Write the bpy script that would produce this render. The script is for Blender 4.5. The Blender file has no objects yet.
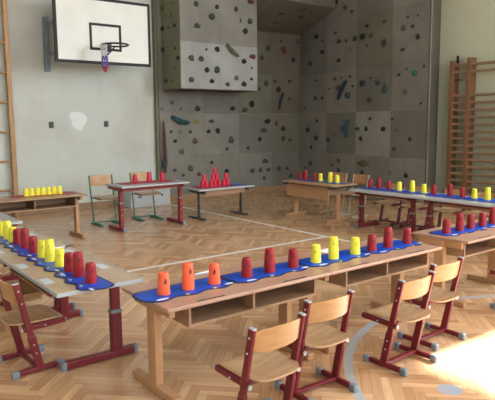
import bpy, bmesh, math, random
from mathutils import Vector, Matrix, noise
R = math.radians
S = bpy.context.scene
COL = S.collection
random.seed(7)

# ---------------------------------------------------------------- camera
PITCH, ROLL, YAW = .1312, -.0087, .9151
fw = Vector((math.cos(YAW) * math.cos(PITCH), math.sin(YAW) * math.cos(PITCH), -math.sin(PITCH)))
rt = Vector((math.sin(YAW), -math.cos(YAW), 0)); up = rt.cross(fw)
r2 = math.cos(ROLL) * rt + math.sin(ROLL) * up
u2 = -math.sin(ROLL) * rt + math.cos(ROLL) * up
cd = bpy.data.cameras.new('camera'); cam = bpy.data.objects.new('camera', cd); COL.objects.link(cam)
cd.sensor_width = 36; cd.sensor_fit = 'HORIZONTAL'; cd.lens = 582.69 / 495 * 36; cd.clip_end = 60
M3 = Matrix((r2, u2, -fw)).transposed()
cam.matrix_world = Matrix.Translation((0, 0, 1.6324)) @ M3.to_4x4()
S.camera = cam

# ---------------------------------------------------------------- world, daylight, exposure
w = bpy.data.worlds.new('world'); S.world = w; w.use_nodes = True
bgn = w.node_tree.nodes['Background']
bgn.inputs['Color'].default_value = (.75, .86, 1, 1); bgn.inputs['Strength'].default_value = 1.2
S.view_settings.view_transform = 'Standard'; S.view_settings.look = 'None'
S.view_settings.gamma = 1; S.view_settings.use_curve_mapping = False
S.view_settings.exposure = 0.22


def area(name, loc, rot, sx, sy, power, col):
    l = bpy.data.lights.new(name, 'AREA'); l.shape = 'RECTANGLE'; l.size = sx; l.size_y = sy
    l.energy = power; l.color = col
    o = bpy.data.objects.new(name, l); COL.objects.link(o); o.location = loc; o.rotation_euler = rot
    return o


# high windows in the right hand wall (x = 9.8), seen only as glare on the floor
WIN = [(1.1, 2.5), (-1.75, 2.2), (-4.5, 2.2)]      # centre y, width
WZ0, WZ1 = 2.55, 5.32
for yc, wd in WIN:
    area('window_daylight', (9.98, yc, (WZ0 + WZ1) / 2), (0, R(90), 0), WZ1 - WZ0, wd, 360, (.90, .96, 1.0))
# windows in the wall behind the camera
WINB = [(1.0, 2.4), (4.6, 2.4), (7.6, 2.0)]                     # centre x, width
for xc, wd in WINB:
    area('window_daylight', (xc, -6.18, 3.2), (R(90), 0, 0), wd, 2.6, (250, 110, 12)[WINB.index((xc, wd))], (.95, .98, 1.0))
# sun through the right hand windows
sl = bpy.data.lights.new('sun', 'SUN'); sl.energy = 34; sl.angle = R(1.2); sl.color = (1, .97, .92)
so = bpy.data.objects.new('sun', sl); COL.objects.link(so); so.location = (14, 1, 8)
so.rotation_euler = Vector((-1.3, 0.0, -1)).to_track_quat('-Z', 'Y').to_euler()

# ---------------------------------------------------------------- node helpers


class NT:
    def __init__(s, mat):
        s.t = mat.node_tree; s.n = s.t.nodes; s.l = s.t.links

    def node(s, typ, **kw):
        nd = s.n.new(typ)
        for k, v in kw.items():
            setattr(nd, k, v)
        return nd

    def put(s, sock, v):
        if hasattr(v, 'is_output') or isinstance(v, bpy.types.NodeSocket):
            s.l.new(v, sock)
        else:
            sock.default_value = v

    def m(s, op, a, b=0.0, c=None):
        nd = s.node('ShaderNodeMath', operation=op)
        s.put(nd.inputs[0], a); s.put(nd.inputs[1], b)
        if c is not None:
            s.put(nd.inputs[2], c)
        return nd.outputs[0]

    def mix(s, f, a, b):
        nd = s.node('ShaderNodeMix', data_type='RGBA')
        s.put(nd.inputs['Factor'], f); s.put(nd.inputs['A'], a); s.put(nd.inputs['B'], b)
        return nd.outputs['Result']

    def noise(s, vec, scale, detail=3, rough=.55):
        nd = s.node('ShaderNodeTexNoise'); s.put(nd.inputs['Vector'], vec)
        nd.inputs['Scale'].default_value = scale; nd.inputs['Detail'].default_value = detail
        nd.inputs['Roughness'].default_value = rough
        return nd.outputs['Fac']

    def obj(s, scale=(1, 1, 1), rot=(0, 0, 0)):
        tc = s.node('ShaderNodeTexCoord'); mp = s.node('ShaderNodeMapping')
        mp.inputs['Scale'].default_value = scale; mp.inputs['Rotation'].default_value = rot
        s.l.new(tc.outputs['Object'], mp.inputs['Vector'])
        return mp.outputs['Vector']

    def rng(s, v, a, b, c, d):
        nd = s.node('ShaderNodeMapRange'); s.put(nd.inputs[0], v)
        for i, q in enumerate((a, b, c, d)):
            nd.inputs[i + 1].default_value = q
        return nd.outputs[0]


def mat(name, rough=.5, metal=0, spec=.5):
    m = bpy.data.materials.new(name); m.use_nodes = True
    b = m.node_tree.nodes['Principled BSDF']
    b.inputs['Roughness'].default_value = rough; b.inputs['Metallic'].default_value = metal
    b.inputs['Specular IOR Level'].default_value = spec
    return m, NT(m), b


def c4(c): return (c[0], c[1], c[2], 1)


def plain(name, col, rough=.5, metal=0, var=.12, scale=14, bump=0, spec=.5):
    m, t, b = mat(name, rough, metal, spec)
    f = t.noise(t.obj(), scale)
    lo = tuple(x * (1 - var) for x in col); hi = tuple(min(1, x * (1 + var)) for x in col)
    t.put(b.inputs['Base Color'], t.mix(t.rng(f, .3, .7, 0, 1), c4(lo), c4(hi)))
    if bump:
        bp = t.node('ShaderNodeBump'); bp.inputs['Strength'].default_value = bump; bp.inputs['Distance'].default_value = .01
        t.put(bp.inputs['Height'], f); t.l.new(bp.outputs[0], b.inputs['Normal'])
    return m


def wood(name, col, dark, rough=.4, stretch=(2, 26, 26), spec=.5):
    m, t, b = mat(name, rough, 0, spec)
    f = t.noise(t.obj(stretch), 1.6, 5, .6)
    g = t.noise(t.obj(), 2.2, 2)
    c = t.mix(t.rng(f, .35, .68, 0, 1), c4(dark), c4(col))
    c = t.mix(t.rng(g, .35, .65, 0, .35), c, c4(tuple(x * .86 for x in col)))
    t.put(b.inputs['Base Color'], c)
    return m


# ---------------------------------------------------------------- mesh helpers


def quadbox(bm, lo, hi, bev=0.0, seg=2):
    x0, y0, z0 = lo; x1, y1, z1 = hi
    v = [bm.verts.new(p) for p in ((x0, y0, z0), (x1, y0, z0), (x1, y1, z0), (x0, y1, z0), (x0, y0, z1), (x1, y0, z1), (x1, y1, z1), (x0, y1, z1))]
    fs = [bm.faces.new([v[i] for i in q]) for q in ((0, 3, 2, 1), (4, 5, 6, 7), (0, 1, 5, 4), (1, 2, 6, 5), (2, 3, 7, 6), (3, 0, 4, 7))]
    if bev:
        es = list({e for f in fs for e in f.edges})
        bmesh.ops.bevel(bm, geom=es, offset=bev, segments=seg, affect='EDGES', profile=.5, clamp_overlap=True)
    return v


def beam(bm, p0, p1, wd, ht, ref=(0, 0, 1), bev=.004):
    p0 = Vector(p0); p1 = Vector(p1); d = (p1 - p0); L = d.length; d.normalize()
    ref = Vector(ref)
    if abs(d.dot(ref)) > .95: ref = Vector((1, 0, 0))
    s = d.cross(ref).normalized(); u = s.cross(d).normalized()
    n0 = len(bm.verts); tmp = bmesh.new()
    quadbox(tmp, (-wd / 2, 0, -ht / 2), (wd / 2, L, ht / 2), bev)
    Mx = Matrix((s, d, u)).transposed().to_4x4(); Mx.translation = p0
    join(bm, tmp, Mx)


def join(bm, tmp, Mx=None):
    if Mx is not None: bmesh.ops.transform(tmp, matrix=Mx, verts=tmp.verts)
    me = bpy.data.meshes.new('tmp'); tmp.to_mesh(me); tmp.free(); bm.from_mesh(me); bpy.data.meshes.remove(me)


def tube(bm, pts, r, seg=8, closed=False, caps=True):
    pts = [Vector(p) for p in pts]; n = len(pts); rings = []
    prev = None
    for i, p in enumerate(pts):
        if closed: d = (pts[(i + 1) % n] - pts[i - 1]).normalized()
        else: d = (pts[min(i + 1, n - 1)] - pts[max(i - 1, 0)]).normalized()
        if prev is None:
            a = Vector((0, 0, 1)) if abs(d.z) < .9 else Vector((1, 0, 0))
            s = d.cross(a).normalized()
        else:
            s = (prev - d * prev.dot(d)).normalized()
        prev = s; u = s.cross(d)
        rr = r[i] if isinstance(r, (list, tuple)) else r
        rings.append([bm.verts.new(p + (s * math.cos(2 * math.pi * k / seg) + u * math.sin(2 * math.pi * k / seg)) * rr) for k in range(seg)])
    m = n if closed else n - 1
    for i in range(m):
        a, b = rings[i], rings[(i + 1) % n]
        for k in range(seg):
            bm.faces.new((a[k], a[(k + 1) % seg], b[(k + 1) % seg], b[k]))
    if caps and not closed:
        bm.faces.new(rings[0][::-1]); bm.faces.new(rings[-1])


def bend(pts, rad, n=5):
    """round the corners of a polyline"""
    out = [Vector(pts[0])]
    for i in range(1, len(pts) - 1):
        p = Vector(pts[i]); a = (Vector(pts[i - 1]) - p); b = (Vector(pts[i + 1]) - p)
        ra = min(rad, a.length * .45, b.length * .45)
        A = p + a.normalized() * ra; B = p + b.normalized() * ra
        for k in range(n + 1):
            t = k / n
            out.append(A * (1 - t) ** 2 + p * 2 * t * (1 - t) + B * t * t)
    out.append(Vector(pts[-1]))
    return out


def lathe(bm, prof, seg=24, Mx=None, cap=False):
    tmp = bmesh.new(); rings = []
    for r, z in prof:
        if r < 1e-6: rings.append([tmp.verts.new((0, 0, z))])
        else: rings.append([tmp.verts.new((r * math.cos(2 * math.pi * k / seg), r * math.sin(2 * math.pi * k / seg), z)) for k in range(seg)])
    for a, b in zip(rings, rings[1:]):
        for k in range(seg):
            k2 = (k + 1) % seg
            if len(a) == 1 and len(b) == 1: continue
            if len(a) == 1: tmp.faces.new((a[0], b[k2], b[k]))
            elif len(b) == 1: tmp.faces.new((a[k], a[k2], b[0]))
            else: tmp.faces.new((a[k], a[k2], b[k2], b[k]))
    bmesh.ops.recalc_face_normals(tmp, faces=tmp.faces)
    join(bm, tmp, Mx)


def mesh(name, bm, m, parent=None, smooth=False, loc=None):
    bmesh.ops.recalc_face_normals(bm, faces=bm.faces)
    me = bpy.data.meshes.new(name); bm.to_mesh(me); bm.free()
    for mm in (m if isinstance(m, (list, tuple)) else [m]): me.materials.append(mm)
    if smooth:
        for p in me.polygons: p.use_smooth = True
        try: me.set_sharp_from_angle(angle=R(38))
        except Exception: pass
    o = bpy.data.objects.new(name, me); COL.objects.link(o)
    if parent is not None: o.parent = parent
    if loc: o.location = loc
    return o


def tag(o, label, cat, group=None, kind=None):
    if len(label.split()) > 16 or len(label.split()) < 4: print('LABEL LENGTH', label)
    o['label'] = label; o['category'] = cat
    if group: o['group'] = group
    if kind: o['kind'] = kind
    return o


def thing(name, label, cat, loc=(0, 0, 0), rz=0, group=None, scale=None):
    o = bpy.data.objects.new(name, None); COL.objects.link(o); o.empty_display_size = .1
    o.location = loc; o.rotation_euler = (0, 0, rz)
    if scale: o.scale = scale
    return tag(o, label, cat, group)


def copy_tree(o, parent=None):
    c = o.copy(); COL.objects.link(c)
    if parent is not None: c.parent = parent
    for ch in list(o.children): copy_tree(ch, c)
    return c


def struct(name, bm, m, smooth=False):
    o = mesh(name, bm, m, None, smooth); o['kind'] = 'structure'
    return o


# ---------------------------------------------------------------- materials
M = {}


def floor_material():
    m, t, b = mat('parquet', .3, 0, .6)
    tc = t.node('ShaderNodeTexCoord'); sep = t.node('ShaderNodeSeparateXYZ'); t.l.new(tc.outputs['Object'], sep.inputs[0])
    X, Y = sep.outputs[0], sep.outputs[1]
    PW = .062; N = 6
    a = math.sqrt(.5) / PW
    u = t.m('MULTIPLY', t.m('ADD', X, Y), a); v = t.m('MULTIPLY', t.m('SUBTRACT', Y, X), a)
    i = t.m('FLOOR', u); j = t.m('FLOOR', v)
    fu = t.m('SUBTRACT', u, i); fv = t.m('SUBTRACT', v, j)
    d = t.m('FLOORED_MODULO', t.m('SUBTRACT', i, j), 2.0 * N)
    hor = t.m('LESS_THAN', d, N - .5)
    # plank ids
    hx = t.m('SUBTRACT', i, d); vx = t.m('ADD', i, .37); vy = t.m('ADD', j, d)
    ida = t.m('ADD', t.m('MULTIPLY', hor, hx), t.m('MULTIPLY', t.m('SUBTRACT', 1, hor), vx))
    idb = t.m('ADD', t.m('MULTIPLY', hor, j), t.m('MULTIPLY', t.m('SUBTRACT', 1, hor), vy))
    cmb = t.node('ShaderNodeCombineXYZ'); t.put(cmb.inputs[0], ida); t.put(cmb.inputs[1], idb)
    wn = t.node('ShaderNodeTexWhiteNoise', noise_dimensions='2D'); t.l.new(cmb.outputs[0], wn.inputs['Vector'])
    rnd = wn.outputs['Value']
    e = .05
    hedge = t.m('MINIMUM', fv, t.m('SUBTRACT', 1, fv)); vedge = t.m('MINIMUM', fu, t.m('SUBTRACT', 1, fu))
    along = t.m('ADD', t.m('MULTIPLY', hor, t.m('ADD', d, fu)),
                t.m('MULTIPLY', t.m('SUBTRACT', 1, hor), t.m('ADD', t.m('SUBTRACT', d, N), t.m('SUBTRACT', 1, fv))))
    eend = t.m('MINIMUM', along, t.m('SUBTRACT', float(N), along))
    eside = t.m('ADD', t.m('MULTIPLY', hor, hedge), t.m('MULTIPLY', t.m('SUBTRACT', 1, hor), vedge))
    edge = t.m('LESS_THAN', t.m('MINIMUM', eend, eside), e)
    # grain runs with the plank
    g1 = t.node('ShaderNodeCombineXYZ'); t.put(g1.inputs[0], t.m('MULTIPLY', u, .12)); t.put(g1.inputs[1], t.m('MULTIPLY', v, 1.6)); t.put(g1.inputs[2], t.m('MULTIPLY', rnd, 30))
    g2 = t.node('ShaderNodeCombineXYZ'); t.put(g2.inputs[0], t.m('MULTIPLY', v, .12)); t.put(g2.inputs[1], t.m('MULTIPLY', u, 1.6)); t.put(g2.inputs[2], t.m('MULTIPLY', rnd, 30))
    n1 = t.noise(g1.outputs[0], 1.6, 3); n2 = t.noise(g2.outputs[0], 1.6, 3)
    grain = t.m('ADD', t.m('MULTIPLY', hor, n1), t.m('MULTIPLY', t.m('SUBTRACT', 1, hor), n2))
    c = t.mix(rnd, c4((.47, .245, .125)), c4((.78, .505, .295)))
    c = t.mix(t.rng(grain, .35, .7, 0, .45), c, c4((.32, .19, .09)))
    c = t.mix(t.m('MULTIPLY', edge, .32), c, c4((.16, .09, .045)))
    wear = t.noise(t.obj(), .9, 4)
    c = t.mix(t.rng(wear, .42, .7, 0, .35), c, c4((.56, .42, .27)))
    # painted court lines
    jit = t.rng(t.noise(t.obj(), 9, 3), .25, .5, .7, 1)

    def band(coord, at, hw): return t.m('LESS_THAN', t.m('ABSOLUTE', t.m('SUBTRACT', coord, at)), hw)
    l1 = t.m('MULTIPLY', band(Y, 5.86, .034), t.m('LESS_THAN', X, 5.95))
    l2 = t.m('MULTIPLY', band(X, 5.93, .036), t.m('GREATER_THAN', Y, 4.6))
    dx = t.m('SUBTRACT', X, 4.1); dy = t.m('SUBTRACT', Y, 1.25)
    rr = t.m('SQRT', t.m('ADD', t.m('MULTIPLY', dx, dx), t.m('MULTIPLY', dy, dy)))
    circ = band(rr, 1.835, .031)
    white = t.m('MULTIPLY', t.m('MAXIMUM', l1, l2), jit)
    c = t.mix(t.m('MULTIPLY', white, .95), c, c4((.86, .86, .84)))
    c = t.mix(t.m('MULTIPLY', t.m('MULTIPLY', circ, jit), .95), c, c4((.40, .44, .48)))
    dx = t.m('SUBTRACT', X, 3.045); dy = t.m('SUBTRACT', Y, 1.94)
    spot = t.m('LESS_THAN', t.m('SQRT', t.m('ADD', t.m('MULTIPLY', dx, dx), t.m('MULTIPLY', dy, dy))), .075)
    c = t.mix(t.m('MULTIPLY', spot, .9), c, c4((.30, .38, .48)))
    t.put(b.inputs['Base Color'], c)
    t.put(b.inputs['Roughness'], t.rng(t.noise(t.obj(), 3, 3), .3, .7, .13, .26))
    bp = t.node('ShaderNodeBump'); bp.inputs['Strength'].default_value = .12; bp.inputs['Distance'].default_value = .004
    t.put(bp.inputs['Height'], t.m('ADD', t.m('MULTIPLY', rnd, .6), t.m('MULTIPLY', edge, -1.0)))
    t.l.new(bp.outputs[0], b.inputs['Normal'])
    return m


def plaster(name, col, stain=(.45, .42, .33), k=.35):
    m, t, b = mat(name, .75, 0, .3)
    f = t.noise(t.obj(), .8, 5, .6); g = t.noise(t.obj((1, 1, .35)), 3.5, 4, .65)
    c = t.mix(t.rng(f, .42, .72, 0, k), c4(col), c4(stain))
    c = t.mix(t.rng(g, .55, .8, 0, k * .6), c, c4(tuple(x * .8 for x in col)))
    t.put(b.inputs['Base Color'], c)
    bp = t.node('ShaderNodeBump'); bp.inputs['Strength'].default_value = .2; bp.inputs['Distance'].default_value = .01
    t.put(bp.inputs['Height'], t.noise(t.obj(), 22, 4)); t.l.new(bp.outputs[0], b.inputs['Normal'])
    return m


def climb_material(name, base, var=.12):
    m, t, b = mat(name, .85, 0, .2)
    f = t.noise(t.obj(), 1.3, 5, .65); g = t.noise(t.obj(), 16, 4, .7)
    lo = tuple(x * (1 - var) for x in base); hi = tuple(x * (1 + var) for x in base)
    c = t.mix(t.rng(f, .35, .65, 0, 1), c4(lo), c4(hi))
    c = t.mix(t.rng(g, .55, .8, 0, .35), c, c4(tuple(min(1, x * 1.5) for x in base)))
    t.put(b.inputs['Base Color'], c)
    bp = t.node('ShaderNodeBump'); bp.inputs['Strength'].default_value = .35; bp.inputs['Distance'].default_value = .01
    t.put(bp.inputs['Height'], g); t.l.new(bp.outputs[0], b.inputs['Normal'])
    return m


M['floor'] = floor_material()
M['plaster'] = plaster('wall_plaster', (.60, .645, .62), (.40, .37, .30), .5)
M['plaster_green'] = plaster('wall_plaster_green', (.50, .54, .43), (.42, .45, .36), .2)
M['ceiling'] = plain('ceiling_paint', (.75, .75, .70), .9, var=.04)
M['baseboard'] = wood('baseboard_wood', (.40, .27, .17), (.30, .19, .11))
M['wood_top'] = wood('desk_top_laminate', (.45, .275, .20), (.38, .225, .16), .32, (2, 18, 18))
M['wood_desk'] = wood('desk_beech', (.50, .29, .155), (.40, .215, .105), .42, (18, 18, 2))
M['wood_box'] = wood('desk_shelf_wood', (.40, .25, .155), (.30, .18, .10), .5, (2, 18, 18))
M['wood_brown'] = wood('old_desk_top', (.42, .26, .16), (.32, .19, .11), .35, (2, 18, 18))
M['tan_top'] = wood('tan_table_top', (.46, .35, .25), (.41, .30, .21), .35, (2, 14, 14))
M['grey_top'] = plain('grey_table_top', (.36, .37, .40), .28, var=.05)
M['grey_edge'] = plain('grey_edge_band', (.42, .46, .50), .4, var=.05)
M['maroon'] = plain('maroon_metal', (.15, .010, .018), .35, var=.1)
M['red_metal'] = plain('red_metal', (.22, .012, .022), .35, var=.1)
M['maroon_dark'] = plain('dark_maroon_metal', (.11, .018, .025), .4, var=.1)
M['green_metal'] = plain('green_metal', (.03, .17, .14), .35, var=.1)
M['dark_metal'] = plain('dark_metal', (.035, .04, .045), .4, var=.1)
M['beige_metal'] = plain('beige_metal', (.42, .36, .28), .4, var=.05)
M['grey_plastic'] = plain('grey_plastic_cap', (.19, .23, .28), .4, var=.06)
M['silver'] = plain('silver_rivet', (.42, .45, .50), .35, .3, var=.05)
M['chair_wood'] = wood('chair_beech', (.50, .28, .13), (.42, .225, .095), .26, (5, 5, 18))
M['seat_wood'] = wood('chair_seat_beech', (.50, .33, .20), (.38, .23, .12), .24, (5, 22, 5))
M['groove'] = plain('dark_groove', (.03, .028, .028), .5)
M['mat_blue'] = plain('blue_mat_fabric', (.002, .062, .50), .4, var=.3, scale=9, spec=.35)
M['mat_border'] = plain('dark_blue_border', (.008, .012, .07), .5)
M['mat_red'] = plain('red_mat_fabric', (.36, .02, .04), .5)
M['label_white'] = plain('white_print', (.62, .72, .82), .5, var=.05)
M['label_lime'] = plain('lime_print', (.55, .72, .06), .5, var=.05)
M['cup_red'] = plain('red_cup_plastic', (.29, .005, .014), .42, var=.08)
M['cup_yellow'] = plain('yellow_cup_plastic', (.84, .78, .06), .45, var=.05)
M['cup_orange'] = plain('orange_cup_plastic', (.92, .13, .05), .45, var=.05)
M['cup_pink'] = plain('bright_red_cup_plastic', (.62, .012, .055), .4, var=.06)
M['emblem'] = plain('dark_print', (.11, .008, .012), .5)
M['emblem_o'] = plain('black_print', (.06, .01, .01), .5)
M['emblem_y'] = plain('olive_print', (.60, .54, .04), .5)
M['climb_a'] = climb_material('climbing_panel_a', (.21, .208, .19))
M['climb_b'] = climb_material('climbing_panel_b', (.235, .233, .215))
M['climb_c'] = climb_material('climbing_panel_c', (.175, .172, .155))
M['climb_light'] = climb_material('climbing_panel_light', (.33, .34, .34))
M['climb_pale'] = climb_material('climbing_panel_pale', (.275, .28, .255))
M['climb_olive_shade'] = climb_material('climbing_panel_olive_shade', (.165, .162, .13))  # olive panel tone, also used as painted shade on the far corner panels
M['climb_corner_shade'] = climb_material('climbing_panel_corner_shade', (.14, .13, .105))  # panel colour with the shade of the corner painted in
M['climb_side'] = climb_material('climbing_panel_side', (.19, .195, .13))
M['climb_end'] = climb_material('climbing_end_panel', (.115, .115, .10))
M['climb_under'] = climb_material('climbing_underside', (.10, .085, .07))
M['bars_wood'] = wood('wall_bar_wood', (.24, .12, .06), (.17, .08, .038), .45, (18, 18, 2))
M['rung_wood'] = wood('wall_rung_wood', (.27, .18, .11), (.19, .12, .07), .45, (18, 2, 18))
M['ladder_wood'] = wood('ladder_wood', (.50, .30, .14), (.38, .21, .09), .45, (18, 18, 2))
M['board_white'] = plain('backboard_white', (.74, .77, .74), .4, var=.04, scale=3)
M['black_paint'] = plain('black_paint', (.006, .007, .008), .6)
M['steel_blue'] = plain('blue_grey_steel', (.22, .27, .33), .45, .2, var=.1)
M['hoop_black'] = plain('hoop_black', (.008, .009, .01), .4)
M['net_white'] = plain('net_white', (.62, .66, .72), .8, var=.1)
M['net_purple'] = plain('net_purple', (.16, .10, .36), .8, var=.2)
M['net_red'] = plain('net_red', (.45, .05, .08), .8)
M['box_white'] = plain('white_painted_box', (.52, .56, .60), .5, var=.06)
M['socket'] = plain('dark_socket', (.05, .055, .055), .5)
M['paper'] = plain('white_paper', (.78, .80, .82), .6, var=.03)
M['tag_blue'] = plain('pale_blue_label', (.50, .60, .68), .5, var=.05)
M['frame_white'] = plain('window_frame_paint', (.7, .7, .66), .5, var=.03)
M['patch'] = plain('white_filler', (.80, .84, .86), .9, var=.03)
HC = {'dark grey': (.045, .05, .045), 'black': (.014, .016, .018), 'olive': (.10, .10, .045), 'dark green': (.025, .055, .045),
      'teal': (.015, .065, .085), 'dark red': (.10, .03, .028), 'brown': (.085, .065, .05), 'mustard': (.26, .22, .05), 'navy': (.012, .03, .06),
      'pale grey': (.13, .135, .125), 'green': (.015, .12, .09)}
for k_, c_ in HC.items(): M['hold_' + k_] = plain('hold_' + k_.replace(' ', '_'), c_, .7, var=.3, scale=25)
# ================================================================ the room
RX, RY, CZ = 9.9, 10.8, 5.7           # right wall, far wall, ceiling
LX, BY = -2.6, -6.1                   # left wall, wall behind the camera
T = .25
bm = bmesh.new(); quadbox(bm, (LX - T, BY - T, -.12), (RX + T, RY + T, 0)); struct('floor', bm, M['floor'])
bm = bmesh.new(); quadbox(bm, (LX - T, BY - T, CZ), (RX + T, RY + T, CZ + .2)); struct('ceiling', bm, M['ceiling'])
bm = bmesh.new(); quadbox(bm, (LX - T, RY, 0), (RX + T, RY + T, CZ)); struct('wall_back', bm, M['plaster'])
bm = bmesh.new(); quadbox(bm, (LX - T, BY, 0), (LX, RY, CZ)); struct('wall_left', bm, M['plaster'])


def wall_with_openings(name, axis, c0, c1, a0, a1, holes, z0, z1, m):
    """axis 'x': wall spans y at x c0..c1; holes are (centre, width)"""
    bm = bmesh.new()

    def bx(s0, s1, za, zb):
        if axis == 'x': quadbox(bm, (c0, s0, za), (c1, s1, zb))
        else: quadbox(bm, (s0, c0, za), (s1, c1, zb))
    bx(a0, a1, 0, z0); bx(a0, a1, z1, CZ)
    e = [a0]
    for c, wd in sorted(holes): e += [c - wd / 2, c + wd / 2]
    e.append(a1)
    for k in range(0, len(e), 2): bx(e[k], e[k + 1], z0, z1)
    return struct(name, bm, m)


wall_with_openings('wall_right', 'x', RX, RX + T, BY, RY, WIN, WZ0, WZ1, M['plaster_green'])
wall_with_openings('wall_front', 'y', BY - T, BY, LX - T, RX + T, WINB, 1.9, 4.5, M['plaster'])
k = 0
for axis, lst, z0, z1 in (('x', WIN, WZ0, WZ1), ('y', WINB, 1.9, 4.5)):
    for c, wd in lst:
        k += 1; bm = bmesh.new()
        def fb(s0, s1, za, zb):
            if axis == 'x': quadbox(bm, (RX + .02, s0, za), (RX + .08, s1, zb))
            else: quadbox(bm, (s0, BY - .08, za), (s1, BY - .02, zb))
        a, b_ = c - wd / 2, c + wd / 2
        fb(a, a + .06, z0, z1); fb(b_ - .06, b_, z0, z1); fb(a, b_, z0, z0 + .06); fb(a, b_, z1 - .06, z1)
        fb(c - .03, c + .03, z0, z1); fb(a, b_, z0 + (z1 - z0) * .65 - .025, z0 + (z1 - z0) * .65 + .025)
        struct('window_%d' % k, bm, M['frame_white'])
bm = bmesh.new(); quadbox(bm, (LX, RY - .025, 0), (5.88, RY, .13), .004); struct('baseboard_back', bm, M['baseboard'])
bm = bmesh.new(); quadbox(bm, (RX - .025, BY, 0), (RX, 6.7, .13), .004); struct('baseboard_right', bm, M['baseboard'])

# ---------------------------------------------------------------- climbing wall
tiles = ['climb_a', 'climb_b', 'climb_c']


def panel_grid(root, origin, du, us, zs, n, seed, depth=.05, light=(), mats=None, table=None):
    """flat plywood panels: origin point, horizontal unit vector du, outward normal n"""
    rnd = random.Random(seed)
    o = Vector(origin); du = Vector(du).normalized(); n = Vector(n).normalized()
    for i in range(len(us) - 1):
        for j in range(len(zs) - 1):
            g = .0015
            bm = bmesh.new(); a, b_ = us[i] + g, us[i + 1] - g; c, d = zs[j] + g, zs[j + 1] - g
            q = []
            for (s, z) in ((a, c), (b_, c), (b_, d), (a, d)):
                p = o + du * s; p.z = z; q.append(p)
            back = [bm.verts.new(p - n * depth) for p in q]; front = [bm.verts.new(p) for p in q]
            bm.faces.new(front); bm.faces.new(back[::-1])
            for k in range(4): bm.faces.new((front[k], back[k], back[(k + 1) % 4], front[(k + 1) % 4]))
            key = table[i][j] if table else 'climb_light' if (i, j) in light else (mats[(i + j * 2) % len(mats)] if mats else rnd.choice(tiles))
            mesh('wall_panel', bm, M[key], root)


XC = 9.85
root = thing('climbing_wall', 'grey panelled indoor climbing wall filling the far corner of the gym', 'climbing wall', (8, 10.7, 0))


def local(root): return Vector(root.location)


cw = bpy.data.objects.new('tmp', None)
# everything below is modelled in room coordinates and shifted to the root
_first = len(COL.objects)
panel_grid(root, (0, 10.68, 0), (1, 0, 0), [5.95, 7.04, 8.0, 8.97, 9.86], [.13, .95, 1.85, 2.75, 3.72, 5.69], (0, -1, 0), 3, table=[['climb_b', 'climb_b', 'climb_a', 'climb_a', 'climb_a'], ['climb_a', 'climb_b', 'climb_c', 'climb_a', 'climb_a'], ['climb_a', 'climb_c', 'climb_olive_shade', 'climb_corner_shade', 'climb_a'], ['climb_c', 'climb_olive_shade', 'climb_corner_shade', 'climb_corner_shade', 'climb_a']])  # upper panels toward the corner darkened: corner shade put into their colour
dR = Vector((9.3 - 9.85, 6.6 - 10.68, 0)); LR = dR.length
nR = Vector((-dR.y, dR.x, 0)).normalized()
if nR.x > 0: nR = -nR
lu = [(10.68 - y) * LR / 4.08 for y in (10.66, 9.62, 8.6, 7.55, 6.6)]
panel_grid(root, (9.85, 10.68, 0), dR, lu, [.02, .93, 1.85, 2.75, 3.82, 5.69], nR, 11, table=[['climb_b', 'climb_b', 'climb_a', 'climb_c', 'climb_c'], ['climb_b', 'climb_c', 'climb_b', 'climb_a', 'climb_a'], ['climb_a', 'climb_pale', 'climb_c', 'climb_olive_shade', 'climb_c'], ['climb_b', 'climb_c', 'climb_a', 'climb_a', 'climb_b']])
# end face of the right wing
bm = bmesh.new()
pts = [(9.3, 6.6), (9.8, 6.74), (9.8, 10.6), (9.83, 10.6)]
v0 = [bm.verts.new((x, y, 0)) for x, y in ((9.288, 6.585), (9.895, 6.79), (9.895, 6.86), (9.345, 6.70))]
v1 = [bm.verts.new((v.co.x, v.co.y, 5.69)) for v in v0]
for k in range(4): bm.faces.new((v0[k], v0[(k + 1) % 4], v1[(k + 1) % 4], v1[k]))
bm.faces.new(v1); bm.faces.new(v0[::-1])
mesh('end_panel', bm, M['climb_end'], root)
# plinth along the floor
bm = bmesh.new(); quadbox(bm, (5.95, 10.66, 0), (9.84, 10.75, .13), .004); mesh('plinth', bm, M['baseboard'], root)
# overhanging slab in the corner
bm = bmesh.new()
pr = [(10.63, 3.72), (9.3, 4.12), (9.3, 5.69), (10.63, 5.69)]
for x in (7.97, 9.66): pass
def xr(y): return 9.85 - (10.68 - y) * .55 / 4.08 - .012
va = [bm.verts.new((7.97, y, z)) for y, z in pr]; vb = [bm.verts.new((xr(y), y, z)) for y, z in pr]
bm.faces.new(va[::-1]); bm.faces.new(vb)
for k in range(4): bm.faces.new((va[k], va[(k + 1) % 4], vb[(k + 1) % 4], vb[k]))
mesh('overhang_slab', bm, M['climb_corner_shade'], root)
# jutting box: front panels, side panels, underside
BX0, BX1, BYF, BZ = 6.05, 7.95, 9.95, 2.32
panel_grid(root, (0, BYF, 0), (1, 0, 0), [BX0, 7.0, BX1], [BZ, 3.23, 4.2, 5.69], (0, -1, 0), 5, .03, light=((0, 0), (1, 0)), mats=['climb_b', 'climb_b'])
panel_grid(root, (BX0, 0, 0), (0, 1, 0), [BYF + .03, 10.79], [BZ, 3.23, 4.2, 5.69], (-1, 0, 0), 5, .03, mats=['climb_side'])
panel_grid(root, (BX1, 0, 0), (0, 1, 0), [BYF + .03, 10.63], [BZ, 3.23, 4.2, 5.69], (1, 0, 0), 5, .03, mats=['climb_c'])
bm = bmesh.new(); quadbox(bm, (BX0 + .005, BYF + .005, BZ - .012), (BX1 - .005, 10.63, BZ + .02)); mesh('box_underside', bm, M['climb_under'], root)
# plywood edge on the left of the wall
bm = bmesh.new(); quadbox(bm, (5.90, 10.70, 0), (5.947, 10.798, 5.69)); mesh('edge_strip', bm, M['climb_side'], root)
for o in root.children: o.location = -local(root)

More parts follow.
